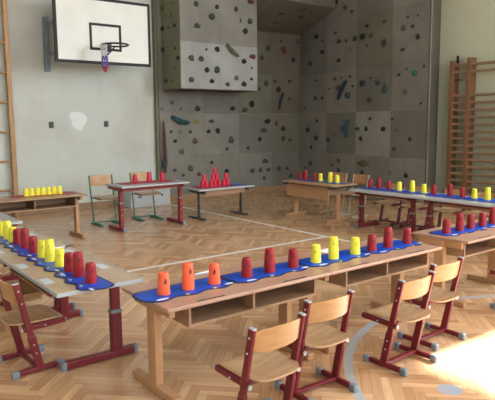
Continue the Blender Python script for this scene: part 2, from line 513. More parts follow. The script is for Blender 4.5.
# ---------------------------------------------------------------- climbing holds
HOLDS = [
 ('box_side', 6.05, 10.16, 3.96, 0.029, 0.017, 'dark grey'),
 ('box_side', 6.05, 10.61, 3.93, 0.061, 0.064, 'olive'),
 ('box_side', 6.05, 10.51, 3.77, 0.027, 0.039, 'olive'),
 ('box_side', 6.05, 10.27, 3.75, 0.03, 0.044, 'olive'),
 ('box_side', 6.05, 10.72, 3.74, 0.039, 0.025, 'dark grey'),
 ('box_side', 6.05, 10.64, 3.54, 0.079, 0.043, 'black'),
 ('box_side', 6.05, 10.4, 3.53, 0.049, 0.023, 'dark grey'),
 ('box_side', 6.05, 10.16, 3.54, 0.051, 0.034, 'black'),
 ('box_side', 6.05, 10.64, 3.12, 0.06, 0.049, 'black'),
 ('box_side', 6.05, 10.41, 3.15, 0.035, 0.018, 'olive'),
 ('box_side', 6.05, 10.17, 3.11, 0.038, 0.031, 'dark grey'),
 ('box_side', 6.05, 10.06, 2.91, 0.063, 0.038, 'black'),
 ('box_side', 6.05, 10.72, 2.5, 0.037, 0.038, 'dark grey'),
 ('box_side', 6.05, 10.55, 2.49, 0.08, 0.046, 'dark green'),
 ('box_side', 6.05, 10.29, 2.48, 0.031, 0.025, 'dark grey'),
 ('box_side', 6.05, 10.2, 2.73, 0.034, 0.029, 'olive'),
 ('box_front', 6.43, 9.95, 3.96, 0.057, 0.057, 'dark green'),
 ('box_front', 6.79, 9.95, 3.75, 0.072, 0.064, 'dark green'),
 ('box_front', 6.44, 9.95, 3.54, 0.069, 0.046, 'dark grey'),
 ('box_front', 6.65, 9.95, 3.1, 0.024, 0.027, 'dark grey'),
 ('box_front', 6.29, 9.95, 2.91, 0.065, 0.058, 'brown'),
 ('box_front', 6.52, 9.95, 2.91, 0.066, 0.054, 'dark green'),
 ('box_front', 6.65, 9.95, 2.7, 0.053, 0.055, 'black'),
 ('box_front', 6.28, 9.95, 2.49, 0.058, 0.052, 'dark grey'),
 ('box_front', 6.77, 9.95, 2.48, 0.054, 0.044, 'black'),
 ('box_front', 6.92, 9.95, 3.95, 0.043, 0.045, 'black'),
 ('box_front', 7.4, 9.95, 3.96, 0.051, 0.056, 'dark grey'),
 ('box_front', 7.51, 9.95, 3.74, 0.021, 0.04, 'dark grey'),
 ('box_front', 7.76, 9.95, 3.75, 0.058, 0.061, 'dark grey'),
 ('box_front', 7.63, 9.95, 3.54, 0.06, 0.061, 'black'),
 ('box_front', 7.78, 9.95, 4.15, 0.079, 0.046, 'dark red'),
 ('box_front', 6.91, 9.95, 3.12, 0.059, 0.053, 'black'),
 ('box_front', 7.82, 9.95, 3.03, 0.081, 0.05, 'dark red'),
 ('box_front', 7.59, 9.95, 2.92, 0.058, 0.051, 'black'),
 ('box_front', 7.8, 9.95, 2.79, 0.024, 0.021, 'black'),
 ('box_front', 6.9, 9.95, 2.71, 0.062, 0.07, 'dark green'),
 ('box_front', 7.39, 9.95, 2.57, 0.057, 0.053, 'pale grey'),
 ('box_front', 7.16, 9.95, 2.43, 0.053, 0.043, 'dark grey'),
 ('box_front', 7.58, 9.95, 2.45, 0.063, 0.048, 'black'),
 ('box_front', 7.79, 9.95, 2.56, 0.038, 0.031, 'dark grey'),
 ('back', 8.67, 10.68, 3.13, 0.059, 0.052, 'dark green'),
 ('back', 8.79, 10.68, 2.55, 0.06, 0.059, 'brown'),
 ('back', 8.59, 10.68, 2.42, 0.042, 0.046, 'dark grey'),
 ('back', 8.36, 10.68, 2.07, 0.067, 0.068, 'black'),
 ('back', 7.81, 10.68, 1.96, 0.067, 0.044, 'black'),
 ('back', 8.16, 10.68, 1.93, 0.066, 0.052, 'dark grey'),
 ('back', 8.67, 10.68, 4.38, 0.058, 0.055, 'dark grey'),
 ('back', 8.86, 10.68, 3.35, 0.06, 0.059, 'dark grey'),
 ('back', 6.26, 10.68, 2.07, 0.043, 0.041, 'brown'),
 ('back', 6.02, 10.68, 1.94, 0.023, 0.022, 'dark grey'),
 ('back', 6.47, 10.68, 1.95, 0.029, 0.025, 'dark grey'),
 ('back', 6.88, 10.68, 1.95, 0.066, 0.055, 'dark green'),
 ('back', 6.83, 10.68, 1.67, 0.061, 0.04, 'mustard'),
 ('back', 7.24, 10.68, 1.68, 0.066, 0.039, 'dark grey'),
 ('back', 6.22, 10.68, 1.47, 0.036, 0.033, 'dark grey'),
 ('back', 6.44, 10.68, 1.47, 0.044, 0.038, 'pale grey'),
 ('back', 6.69, 10.68, 1.46, 0.043, 0.034, 'dark grey'),
 ('back', 7.16, 10.68, 1.46, 0.05, 0.043, 'black'),
 ('back', 6.31, 10.68, 1.27, 0.046, 0.033, 'black'),
 ('back', 6.8, 10.68, 1.26, 0.061, 0.058, 'brown'),
 ('back', 6.46, 10.68, 1.04, 0.062, 0.053, 'olive'),
 ('back', 6.28, 10.68, 0.66, 0.044, 0.034, 'dark grey'),
 ('back', 6.68, 10.68, 0.68, 0.066, 0.065, 'olive'),
 ('back', 7.23, 10.68, 0.78, 0.04, 0.035, 'dark grey'),
 ('back', 6.49, 10.68, 0.54, 0.037, 0.03, 'dark grey'),
 ('back', 6.89, 10.68, 0.54, 0.052, 0.037, 'dark grey'),
 ('back', 6.66, 10.68, 0.42, 0.03, 0.026, 'mustard'),
 ('back', 6.47, 10.68, 0.33, 0.045, 0.034, 'dark green'),
 ('back', 8.36, 10.68, 2.07, 0.07, 0.073, 'black'),
 ('back', 7.4, 10.68, 1.47, 0.059, 0.062, 'black'),
 ('back', 7.76, 10.68, 1.26, 0.067, 0.074, 'brown'),
 ('back', 7.65, 10.68, 1.06, 0.041, 0.034, 'dark grey'),
 ('back', 8.25, 10.68, 1.06, 0.047, 0.039, 'dark grey'),
 ('back', 8.82, 10.68, 1.67, 0.086, 0.051, 'black'),
 ('back', 8.71, 10.68, 1.46, 0.1, 0.042, 'dark grey'),
 ('back', 8.59, 10.68, 1.26, 0.054, 0.056, 'black'),
 ('back', 8.37, 10.68, 0.53, 0.056, 0.056, 'dark grey'),
 ('back', 8.61, 10.68, 0.53, 0.048, 0.047, 'dark grey'),
 ('back', 8.85, 10.68, 0.53, 0.049, 0.036, 'dark grey'),
 ('back', 8.75, 10.68, 0.74, 0.082, 0.045, 'dark grey'),
 ('back', 8.72, 10.68, 0.34, 0.046, 0.045, 'dark grey'),
 ('back', 7.23, 10.68, 0.77, 0.04, 0.031, 'dark grey'),
 ('back', 7.63, 10.68, 0.56, 0.055, 0.052, 'black'),
 ('back', 8.86, 10.68, 3.36, 0.06, 0.059, 'dark grey'),
 ('back', 9.34, 10.68, 3.34, 0.085, 0.079, 'dark red'),
 ('back', 9.25, 10.68, 3.54, 0.043, 0.037, 'dark grey'),
 ('back', 9.78, 10.68, 3.56, 0.052, 0.042, 'dark grey'),
 ('back', 9.64, 10.68, 3.13, 0.064, 0.061, 'black'),
 ('back', 9.07, 10.68, 2.61, 0.046, 0.037, 'dark grey'),
 ('back', 9.53, 10.68, 2.62, 0.064, 0.04, 'dark grey'),
 ('back', 9.17, 10.68, 2.41, 0.065, 0.068, 'black'),
 ('back', 9.53, 10.68, 2.2, 0.064, 0.05, 'brown'),
 ('back', 8.84, 10.68, 1.68, 0.067, 0.047, 'black'),
 ('back', 9.11, 10.68, 1.62, 0.047, 0.057, 'brown'),
 ('back', 9.32, 10.68, 1.49, 0.064, 0.053, 'black'),
 ('back', 9.32, 10.68, 1.26, 0.057, 0.058, 'dark grey'),
 ('back', 9.53, 10.68, 1.21, 0.055, 0.032, 'dark grey'),
 ('back', 8.85, 10.68, 0.53, 0.056, 0.038, 'dark grey'),
 ('back', 9.18, 10.68, 0.54, 0.057, 0.056, 'dark grey'),
 ('back', 9.44, 10.68, 0.53, 0.055, 0.039, 'dark grey'),
 ('back', 9.56, 10.68, 0.34, 0.066, 0.049, 'dark grey'),
 ('over', 8.51, 9.83, 3.97, 0.084, 0.048, 'black'),
 ('over', 8.68, 10.2, 3.86, 0.084, 0.059, 'dark grey'),
 ('over', 8.02, 9.53, 4.05, 0.027, 0.027, 'dark grey'),
 ('over', 8.9, 9.55, 4.05, 0.081, 0.052, 'dark grey'),
 ('over', 9.15, 9.56, 4.04, 0.036, 0.03, 'dark grey'),
 ('over', 9.1, 9.83, 3.97, 0.066, 0.045, 'black'),
 ('over', 9.56, 10.1, 3.89, 0.066, 0.044, 'dark grey'),
 ('right', 9.76, 10.02, 3.61, 0.075, 0.05, 'black'),
 ('right', 9.73, 9.78, 3.48, 0.044, 0.029, 'dark grey'),
 ('right', 9.73, 9.79, 3.24, 0.081, 0.045, 'black'),
 ('right', 9.79, 10.24, 3.02, 0.079, 0.065, 'dark grey'),
 ('right', 9.76, 10.02, 2.61, 0.054, 0.03, 'dark grey'),
 ('right', 9.76, 10.03, 2.2, 0.067, 0.046, 'dark grey'),
 ('right', 9.73, 9.79, 2.19, 0.046, 0.039, 'dark grey'),
 ('right', 9.82, 10.47, 1.99, 0.041, 0.024, 'dark grey'),
 ('right', 9.75, 9.97, 1.67, 0.047, 0.04, 'black'),
 ('right', 9.8, 10.33, 1.46, 0.074, 0.06, 'black'),
 ('right', 9.76, 10.0, 1.27, 0.087, 0.068, 'dark green'),
 ('right', 9.78, 10.19, 1.04, 0.049, 0.041, 'black'),
 ('right', 9.79, 10.22, 0.66, 0.073, 0.058, 'dark grey'),
 ('right', 9.81, 10.42, 0.54, 0.05, 0.029, 'dark grey'),
 ('right', 9.67, 9.33, 4.26, 0.101, 0.053, 'black'),
 ('right', 9.71, 9.64, 4.34, 0.07, 0.035, 'dark grey'),
 ('right', 9.62, 9.0, 4.08, 0.058, 0.048, 'dark grey'),
 ('right', 9.59, 8.78, 3.97, 0.041, 0.033, 'dark grey'),
 ('right', 9.53, 8.3, 3.6, 0.051, 0.034, 'black'),
 ('right', 9.67, 9.32, 3.6, 0.048, 0.028, 'black'),
 ('right', 9.55, 8.43, 3.4, 0.095, 0.063, 'black'),
 ('right', 9.58, 8.67, 3.39, 0.079, 0.052, 'dark grey'),
 ('right', 9.51, 8.17, 3.39, 0.059, 0.04, 'dark green'),
 ('right', 9.65, 9.2, 3.4, 0.068, 0.047, 'dark grey'),
 ('right', 9.62, 8.95, 3.38, 0.049, 0.036, 'dark grey'),
 ('right', 9.53, 8.28, 3.2, 0.039, 0.026, 'dark grey'),
 ('right', 9.6, 8.82, 3.2, 0.046, 0.046, 'pale grey'),
 ('right', 9.65, 9.2, 2.99, 0.062, 0.041, 'black'),
 ('right', 9.67, 9.34, 2.6, 0.053, 0.035, 'dark grey'),
 ('right', 9.64, 9.1, 2.61, 0.038, 0.026, 'dark grey'),
 ('right', 9.6, 8.81, 2.61, 0.049, 0.032, 'dark grey'),
 ('right', 9.58, 8.71, 2.4, 0.043, 0.023, 'black'),
 ('right', 9.65, 9.22, 2.4, 0.074, 0.053, 'olive'),
 ('right', 9.6, 8.86, 2.21, 0.08, 0.067, 'dark green'),
 ('right', 9.54, 8.4, 2.44, 0.078, 0.066, 'navy'),
 ('right', 9.48, 7.95, 2.43, 0.062, 0.052, 'dark grey'),
 ('right', 9.51, 8.17, 2.53, 0.036, 0.024, 'dark grey'),
 ('right', 9.51, 8.19, 2.08, 0.067, 0.06, 'dark grey'),
 ('right', 9.69, 9.52, 2.39, 0.033, 0.02, 'dark grey'),
 ('right', 9.63, 9.06, 1.5, 0.059, 0.053, 'pale grey'),
 ('right', 9.67, 9.31, 1.37, 0.036, 0.023, 'dark grey'),
 ('right', 9.7, 9.55, 1.24, 0.071, 0.05, 'black'),
 ('right', 9.56, 8.55, 1.49, 0.068, 0.036, 'dark green'),
 ('right', 9.53, 8.27, 1.49, 0.062, 0.05, 'black'),
 ('right', 9.51, 8.15, 1.7, 0.055, 0.035, 'dark green'),
 ('right', 9.55, 8.43, 1.28, 0.048, 0.055, 'black'),
 ('right', 9.65, 9.16, 0.78, 0.071, 0.043, 'dark grey'),
 ('right', 9.68, 9.4, 0.67, 0.055, 0.032, 'dark grey'),
 ('right', 9.65, 9.16, 0.56, 0.064, 0.048, 'teal'),
 ('right', 9.53, 8.34, 0.76, 0.18, 0.064, 'olive'),
 ('right', 9.54, 8.37, 0.56, 0.064, 0.051, 'dark green'),
 ('right', 9.46, 7.79, 3.61, 0.041, 0.031, 'dark grey'),
 ('right', 9.38, 7.16, 3.6, 0.04, 0.026, 'dark grey'),
 ('right', 9.34, 6.91, 3.59, 0.029, 0.022, 'dark grey'),
 ('right', 9.39, 7.27, 3.41, 0.057, 0.054, 'brown'),
 ('right', 9.36, 7.03, 3.41, 0.047, 0.036, 'dark grey'),
 ('right', 9.34, 6.89, 3.2, 0.059, 0.054, 'black'),
 ('right', 9.46, 7.78, 3.19, 0.067, 0.066, 'dark green'),
 ('right', 9.39, 7.28, 3.01, 0.055, 0.032, 'dark grey'),
 ('right', 9.32, 6.72, 2.65, 0.031, 0.031, 'dark grey'),
 ('right', 9.38, 7.16, 2.64, 0.031, 0.023, 'dark grey'),
 ('right', 9.4, 7.36, 2.54, 0.04, 0.025, 'black'),
 ('right', 9.35, 6.94, 2.54, 0.07, 0.061, 'green'),
 ('right', 9.45, 7.74, 2.29, 0.063, 0.083, 'teal'),
 ('right', 9.38, 7.18, 2.2, 0.053, 0.051, 'olive'),
 ('right', 9.32, 6.77, 1.97, 0.032, 0.022, 'black'),
 ('right', 9.42, 7.51, 1.69, 0.036, 0.024, 'dark grey'),
 ('right', 9.46, 7.76, 1.49, 0.064, 0.05, 'black'),
 ('right', 9.41, 7.38, 1.49, 0.052, 0.055, 'pale grey'),
 ('right', 9.36, 7.02, 1.3, 0.047, 0.048, 'dark green'),
 ('right', 9.41, 7.44, 1.1, 0.044, 0.028, 'black'),
 ('right', 9.37, 7.1, 0.59, 0.058, 0.049, 'black'),
 ('right', 9.43, 7.55, 0.61, 0.031, 0.038, 'pale grey'),
]



def hold_mesh(seed):
    rnd = random.Random(seed); bm = bmesh.new()
    bmesh.ops.create_icosphere(bm, subdivisions=2, radius=1)
    for v in bm.verts:
        n = noise.noise(v.co * 1.1 + Vector((seed * 7.3, 1, 2))) * .34
        v.co *= 1 + n
        v.co.y *= .7
        if v.co.y > .0: v.co.y *= .15
    me = bpy.data.meshes.new('climbing_hold'); bm.to_mesh(me); bm.free()
    for p in me.polygons: p.use_smooth = True
    return me


hold_meshes = {}
ORD = ['first', 'second', 'third', 'fourth', 'fifth', 'sixth', 'seventh', 'eighth', 'ninth', 'tenth', 'eleventh', 'twelfth', 'thirteenth', 'fourteenth', 'fifteenth', 'sixteenth', 'seventeenth', 'eighteenth']


def zone(h):
    s, x, y, z = h[:4]
    row = 'bottom row' if z < .94 else 'second row' if z < 1.85 else 'third row' if z < 2.75 else 'fourth row' if z < 3.8 else 'fifth row'
    if s == 'box_side': return ('dark left side of jutting box, ' + ('lower part' if z < 3.2 else 'upper part'), 0)
    if s == 'box_front': return (('pale lower ' if z < 3.23 else 'darker upper ') + ('left' if x < 7 else 'right') + ' panel of jutting box', 0)
    if s == 'over': return ('sloping overhang in the corner', 0)
    if s == 'back':
        b_ = 'left' if x < 7.04 else 'second' if x < 8 else 'third' if x < 8.97 else 'corner'
        return (row + ', ' + b_ + ' bay of far climbing wall', 0)
    b_ = 'corner' if y > 9.62 else 'second' if y > 8.6 else 'third' if y > 7.55 else 'end'
    return (row + ', ' + b_ + ' bay of right climbing wall', 1)


zones = {}
for h in HOLDS: zones.setdefault(zone(h), []).append(h)
hi = 0
for (zn, _r), hs in zones.items():
    if _r: hs.sort(key=lambda h: -h[2])
    elif 'side' in zn: hs.sort(key=lambda h: -h[2])
    else: hs.sort(key=lambda h: h[1])
    for q, h in enumerate(hs):
        s, x, y, z, rx, ry, colr = h
        key = (hi % 6, colr); hi += 1
        if key not in hold_meshes:
            me = hold_mesh(key[0]); me.materials.append(M['hold_' + colr]); hold_meshes[key] = me
        o = bpy.data.objects.new('climbing_hold', hold_meshes[key]); COL.objects.link(o)
        rx = max(rx, .018) * 1.05; ry = max(ry, .018) * 1.05
        o.scale = (rx, min(rx, ry) * .9, ry); o.location = (x, y, z)
        if s == 'box_side': o.rotation_euler = (0, 0, R(-90))
        elif s == 'right': o.rotation_euler = (0, 0, math.atan2(nR.y, nR.x) + R(90))
        elif s == 'over': o.rotation_euler = (R(73), 0, 0)
        big = 'large ' if max(rx, ry) > .052 else 'tiny ' if max(rx, ry) < .027 else 'small ' if max(rx, ry) < .036 else ''
        if len(hs) == 1: lab = big + colr + ' climbing hold, ' + zn
        else:
            lab = big + colr + ' hold, ' + (ORD[q] if q else 'first') + ' from left, ' + zn
        tag(o, lab, 'climbing hold', 'climbing holds bolted to the grey wall')


def long_hold(p0, p1, r, nrm, mk, label):
    bm = bmesh.new(); p0 = Vector(p0); p1 = Vector(p1); n = Vector(nrm)
    side = (p1 - p0).cross(n).normalized(); pts = []; rr = []
    for k in range(13):
        t = k / 12
        pts.append(p0.lerp(p1, t) + side * math.sin(t * math.pi) * r * .8 + n * r * .5); rr.append(r * (.55 + .75 * math.sin(math.pi * min(1, t * .9 + .08)) + .15 * math.sin(t * 17)))
    tube(bm, [p - p0 for p in pts], rr, 8)
    tag(mesh('climbing_hold', bm, M[mk], None, True, loc=p0), label, 'climbing hold', 'climbing holds bolted to the grey wall')


long_hold((6.22, 10.66, 1.78), (6.65, 10.66, 1.65), .045, (0, -1, 0), 'hold_teal', 'long teal climbing hold at left under the jutting box')
long_hold((7.13, 9.93, 3.24), (7.44, 9.93, 3.01), .035, (0, -1, 0), 'hold_olive', 'long olive hold slanting across the pale front of the jutting box')
long_hold((9.30, 10.66, 2.33), (9.17, 10.66, 1.94), .03, (0, -1, 0), 'hold_navy', 'long navy hold slanting in the dark corner bay of far wall')
long_hold((9.595, 8.9, 2.52), (9.63, 9.17, 2.12), .04, tuple(nR), 'hold_navy', 'long dark blue diagonal hold high on the right climbing wall')
long_hold((9.585, 8.85, 1.68), (9.585, 8.86, 1.3), .04, tuple(nR), 'hold_teal', 'long upright blue hold at mid height on the right climbing wall')

# ---------------------------------------------------------------- basketball backboard
BXc, BYb = 4.48, 9.92
root = thing('basketball_backboard', 'white basketball backboard with black border and hoop high on the wall', 'basketball hoop', (BXc, 10.79, 2.69))
bm = bmesh.new(); quadbox(bm, (-.9, BYb - 10.79, 0), (.9, BYb - 10.79 + .03, 1.13), .004); mesh('board', bm, M['board_white'], root)
fy = BYb - 10.79 - .004


def ring(bm, x0, x1, z0, z1, wd, y0, y1):
    quadbox(bm, (x0, y0, z0), (x1, y1, z0 + wd)); quadbox(bm, (x0, y0, z1 - wd), (x1, y1, z1))
    quadbox(bm, (x0, y0, z0 + wd), (x0 + wd, y1, z1 - wd)); quadbox(bm, (x1 - wd, y0, z0 + wd), (x1, y1, z1 - wd))


bm = bmesh.new(); ring(bm, -.903, .903, -.003, 1.133, .05, fy, fy + .04); mesh('border', bm, M['black_paint'], root)
bm = bmesh.new(); ring(bm, -.285, .315, .235, .70, .045, fy, fy + .006); mesh('target_square', bm, M['black_paint'], root)
bm = bmesh.new()
tube(bm, [(.02 + .225 * math.cos(a * math.pi / 16), fy - .36 + (-.36 * 0) + .225 * math.sin(a * math.pi / 16), .30) for a in range(32)], .015, 8, closed=True)
quadbox(bm, (-.07, fy - .02, .22), (.11, fy, .36)); quadbox(bm, (-.03, fy - .15, .285), (.07, fy - .01, .30))
tube(bm, [(.0, fy - .02, .1), (.0, fy - .015, .30)], .02, 6)
tube(bm, [(.02, fy - .03, .16), (.12, fy - .16, .31)], .012, 6)
hoop = mesh('hoop', bm, M['hoop_black'], root, True)


def net_piece(z0, z1, r0, r1, n, m, name, cx, cy):
    bm = bmesh.new()
    for k in range(n):
        a = 2 * math.pi * k / n
        for s in (-1, 1):
            pts = [(cx + (r0 + (r1 - r0) * t) * math.cos(a + s * t * .9), cy + (r0 + (r1 - r0) * t) * math.sin(a + s * t * .9), z0 + (z1 - z0) * t) for t in (0, .25, .5, .75, 1)]
            tube(bm, pts, .009, 4)
    mesh(name, bm, m, root and hoop)


ncx, ncy = -.20, fy - .38
net_piece(.295, .10, .055, .04, 8, M['net_white'], 'net', ncx, ncy)
net_piece(.10, -.09, .045, .05, 8, M['net_purple'], 'net', ncx + .01, ncy)
net_piece(-.08, -.17, .04, .012, 6, M['net_red'], 'net', ncx + .01, ncy)
for x in (-.76, .76):
    bm = bmesh.new(); quadbox(bm, (x - .045, -.09, -.1 if x < 0 else .12), (x + .045, -.005, .86), .006)
    for z in (.2, .75): beam(bm, (x, -.06, z), (x * .75, fy + .06, z), .04, .04)
    mesh('wall_bracket', bm, M['steel_blue'], root)

# ---------------------------------------------------------------- climbing ladder and wall bars
root = thing('wall_ladder', 'tall light wooden wall ladder at the left edge', 'ladder', (2.54, 10.7, 0))
bm = bmesh.new(); quadbox(bm, (.44, -.04, 0), (.52, .05, 5.2), .008); mesh('side_rail', bm, M['ladder_wood'], root)
bm = bmesh.new(); quadbox(bm, (-.52, -.04, 0), (-.44, .05, 5.2), .008); mesh('side_rail', bm, M['ladder_wood'], root)
for k in range(10):
    bm = bmesh.new(); tube(bm, [(-.45, 0, .49 + .511 * k), (.45, 0, .49 + .511 * k)], .019, 8); mesh('rung', bm, M['ladder_wood'], root, True)
root = thing('wall_bars', 'dark wooden gymnastic wall bars on the pale green right wall', 'wall bars', (RX - .1, 5.46, 0))
for y, z1 in ((.93, 2.74), (.585, 2.77), (-.45, 2.77)):
    bm = bmesh.new(); quadbox(bm, (-.10, y - .045, 0), (.08, y + .045, z1), .008); mesh('side_rail', bm, M['bars_wood'], root)
zs = [2.65, 2.52] + [2.10 - .1305 * k for k in range(16)]
for z in zs:
    bm = bmesh.new(); quadbox(bm, (-.085, -.44, z - .025), (-.03, .92, z + .025), .012); mesh('rung', bm, M['rung_wood'], root)
bm = bmesh.new(); quadbox(bm, (-.03, .86, 2.70), (.02, .885, 2.83), .004); quadbox(bm, (-.09, .72, 2.37), (-.06, .88, 2.39)); mesh('hook', bm, M['black_paint'], root)

# small things on the far wall
for (x, z, lab) in ((3.75, 1.63, 'small dark wall socket under the left end of the backboard'), (4.83, 1.64, 'small dark wall socket nearer the climbing wall')):
    bm = bmesh.new(); quadbox(bm, (-.04, -.03, -.055), (.04, 0, .055), .006); quadbox(bm, (-.022, -.036, .0), (.022, -.028, .04)); quadbox(bm, (-.03, -.034, -.045), (.03, -.028, -.012))
    tag(mesh('wall_socket', bm, M['socket'], None, loc=(x, RY, z)), lab, 'socket', 'wall sockets on the far wall')
bm = bmesh.new()
vs = [bm.verts.new((.16 * (1 + .18 * math.sin(a * 3.1) + .12 * math.cos(a * 5)) * math.cos(a), -.004, .185 * (1 + .15 * math.cos(a * 2.3)) * math.sin(a))) for a in [2 * math.pi * k / 22 for k in range(22)]]
f = bm.faces.new(vs); r_ = bmesh.ops.extrude_face_region(bm, geom=[f]); bmesh.ops.translate(bm, vec=(0, .004, 0), verts=[v for v in r_['geom'] if isinstance(v, bmesh.types.BMVert)])
o = mesh('trim_1', bm, M['patch'], None, loc=(4.27, RY, 1.71)); o['kind'] = 'structure'
bm = bmesh.new()
tube(bm, [(0, 0, 1.08), (.01, 0, .8), (.015, -.01, .4), (.02, 0, .2), (.01, 0, .0)], [.012, .03, .035, .04, .02], 8)
root = thing('climbing_rope', 'dark rope hanging beside the left edge of the climbing wall', 'rope', (6.0, 10.6, .62))
mesh('rope', bm, M['hold_dark red'], root, True)
bm = bmesh.new(); tube(bm, [(-.04, 0, .26), (.0, -.01, .13), (.04, 0, .16)], [.02, .05, .02], 8); mesh('knot', bm, M['hold_teal'], root, True)

# white lidded box by the wall
root = thing('storage_box', 'low white storage box against the far wall behind a red table', 'storage box', (5.5, 10.45, 0))
bm = bmesh.new(); quadbox(bm, (-.45, -.17, .0), (.43, .17, .30), .01); mesh('body', bm, M['box_white'], root)
bm = bmesh.new(); quadbox(bm, (-.46, -.18, .303), (.44, .18, .36), .01); mesh('lid', bm, M['box_white'], root)
bm = bmesh.new(); quadbox(bm, (-.30, -.185, .2), (-.22, -.168, .225)); quadbox(bm, (.22, -.185, .2), (.26, -.168, .235)); mesh('latch', bm, M['socket'], root)
# ================================================================ furniture


def wood_desk(label, loc, rz, h, group, L=1.3, D=.585, legs=(-.58, .48), box=(-.45, .60), top='wood_top', body='wood_desk', grooves=(-.34, .33), name='school_desk', dark_rim=False, back_drop=0):
    t = thing(name, label, 'desk', loc, rz, group)
    bm = bmesh.new(); quadbox(bm, (-L / 2, -D / 2, h - .024), (L / 2, D / 2, h), .006); mesh('tabletop', bm, M[top], t)
    if dark_rim:
        bm = bmesh.new()
        quadbox(bm, (-L / 2 + .01, -D / 2 + .01, h - .038), (L / 2 - .01, D / 2 - .01, h - .0245)); 
        for x in (-L / 2 + .06, L / 2 - .1): quadbox(bm, (x, -D / 2 - .02, h - .055), (x + .04, D / 2 + .02, h - .038))
        mesh('under_frame', bm, M['dark_metal'], t)
    for g in grooves:
        bm = bmesh.new(); quadbox(bm, (g - .1, -D / 2 + .018, h - .004), (g + .1, -D / 2 + .034, h + .0008)); mesh('pencil_groove', bm, M['groove'], t)
    bx0, bx1 = box; y0, y1 = -.19, .20; zt = h - (.04 if dark_rim else .0245); zb = h - .178; k = .016
    bm = bmesh.new()
    quadbox(bm, (bx0, y0, zb), (bx1, y1, zb + k)); quadbox(bm, (bx0, y1 - k, zb + k), (bx1, y1, zt))
    mid = (bx0 + bx1) / 2 - .03
    for x in (bx0, mid - k / 2, bx1 - k): quadbox(bm, (x, y0, zb + k), (x + k, y1 - k, zt))
    mesh('book_shelf', bm, M['wood_box'], t)
    if back_drop:
        bm = bmesh.new(); quadbox(bm, (bx0 - .02, y1 + .001, h - back_drop), (bx1 + .02, y1 + .019, zt), .003); mesh('back_panel', bm, M[body], t)
    for x in legs:
        bm = bmesh.new()
        zz = zt if (x < bx0 - .03 or x > bx1 + .03) else zb
        quadbox(bm, (x - .026, -.048, .05), (x + .026, .048, zz), .005)
        quadbox(bm, (x - .028, -.27, 0), (x + .028, .27, .05), .008)
        if zz == zt: quadbox(bm, (x - .02, -.22, zt - .06), (x + .02, .22, zt), .004)
        mesh('leg', bm, M[body], t)
    # rail joining the two legs
    bm = bmesh.new(); quadbox(bm, (legs[0] + .022, .02, h - .30), (legs[1] - .022, .04, h - .24), .003)
    bm.free()
    return t


def metal_table(label, loc, rz, h, group, m='maroon', L=1.3, D=.585, legs=(-.52, .52), top='grey_top', cap='grey_plastic', post=.22, foot=(-.27, .27), front=None, caps=True, name='school_table', lw=1.0):
    t = thing(name, label, 'table', loc, rz, group)
    bm = bmesh.new(); quadbox(bm, (-L / 2 + .008, -D / 2 + .008, h - .022), (L / 2 - .008, D / 2 - .008, h), .002); mesh('tabletop', bm, M[top], t)
    bm = bmesh.new()
    for lo, hi in (((-L / 2, -D / 2), (L / 2, -D / 2 + .0075)), ((-L / 2, D / 2 - .0075), (L / 2, D / 2)), ((-L / 2, -D / 2 + .0076), (-L / 2 + .0075, D / 2 - .0076)), ((L / 2 - .0075, -D / 2 + .0076), (L / 2, D / 2 - .0076))):
        quadbox(bm, (lo[0], lo[1], h - .024), (hi[0], hi[1], h + .001))
    mesh('edge_band', bm, M['grey_edge'], t)
    bm = bmesh.new()
    for y in (-.16, .18): quadbox(bm, (legs[0] - .03, y - .02, h - .072), (legs[1] + .03, y + .02, h - .024), .004)
    for x in legs: quadbox(bm, (x - .02, -.27, h - .0725), (x + .02, .27, h - .0245), .004)
    mesh('under_frame', bm, M[m], t)
    bm = bmesh.new()
    if front: quadbox(bm, (legs[0] + .03, .20, h - .115), (legs[1] - .03, .216, h - .026))
    quadbox(bm, (legs[0] + .04, -.24, h - .10), (legs[1] - .04, .14, h - .088)); quadbox(bm, (legs[0] + .04, .14, h - .10), (legs[1] - .04, .152, h - .03))
    mesh('book_tray', bm, M[front or 'wood_box'], t)
    for x in legs:
        bm = bmesh.new()
        quadbox(bm, (x - .028 * lw, post - .038 * lw, .05 if lw == 1 else .03), (x + .028 * lw, post + .038 * lw, h - .26), .006)
        quadbox(bm, (x - .023 * lw, post - .032 * lw, h - .26), (x + .023 * lw, post + .032 * lw, h - .07), .005)
        quadbox(bm, (x - .027, foot[0], .008), (x + .027, foot[1], .060 if lw == 1 else .035), .008)
        lg = mesh('leg', bm, M[m], t)
        if lw < 1: continue
        bm = bmesh.new(); quadbox(bm, (x - .031, post - .041, h - .275), (x + .031, post + .041, h - .25), .003)
        mesh('collar', bm, M[cap], lg)
        if caps:
            for e, s in ((foot[0], -1), (foot[1], 1)):
                bm = bmesh.new(); a, b_ = sorted((e - s * .025, e + s * .008)); quadbox(bm, (x - .029, a, 0), (x + .030, b_, .064), .008)
                mesh('foot_cap', bm, M[cap], lg)
        for z in (h - .36, h - .45):
            bm = bmesh.new(); lathe(bm, [(0, 0), (.009, 0), (.007, .006), (0, .007)], 8, Matrix.Translation((x, post + .038, z)) @ Matrix.Rotation(R(-90), 4, 'X'))
            mesh('bolt', bm, M['silver'], lg)
    bm = bmesh.new(); tube(bm, bend([(legs[0] - .06, post - .02, h - .03), (legs[0] - .06, post - .02, h - .09), (legs[0] - .06, post - .07, h - .09), (legs[0] - .06, post - .07, h - .06)], .015), .007, 6)
    mesh('bag_hook', bm, M['silver'], t, True)
    return t


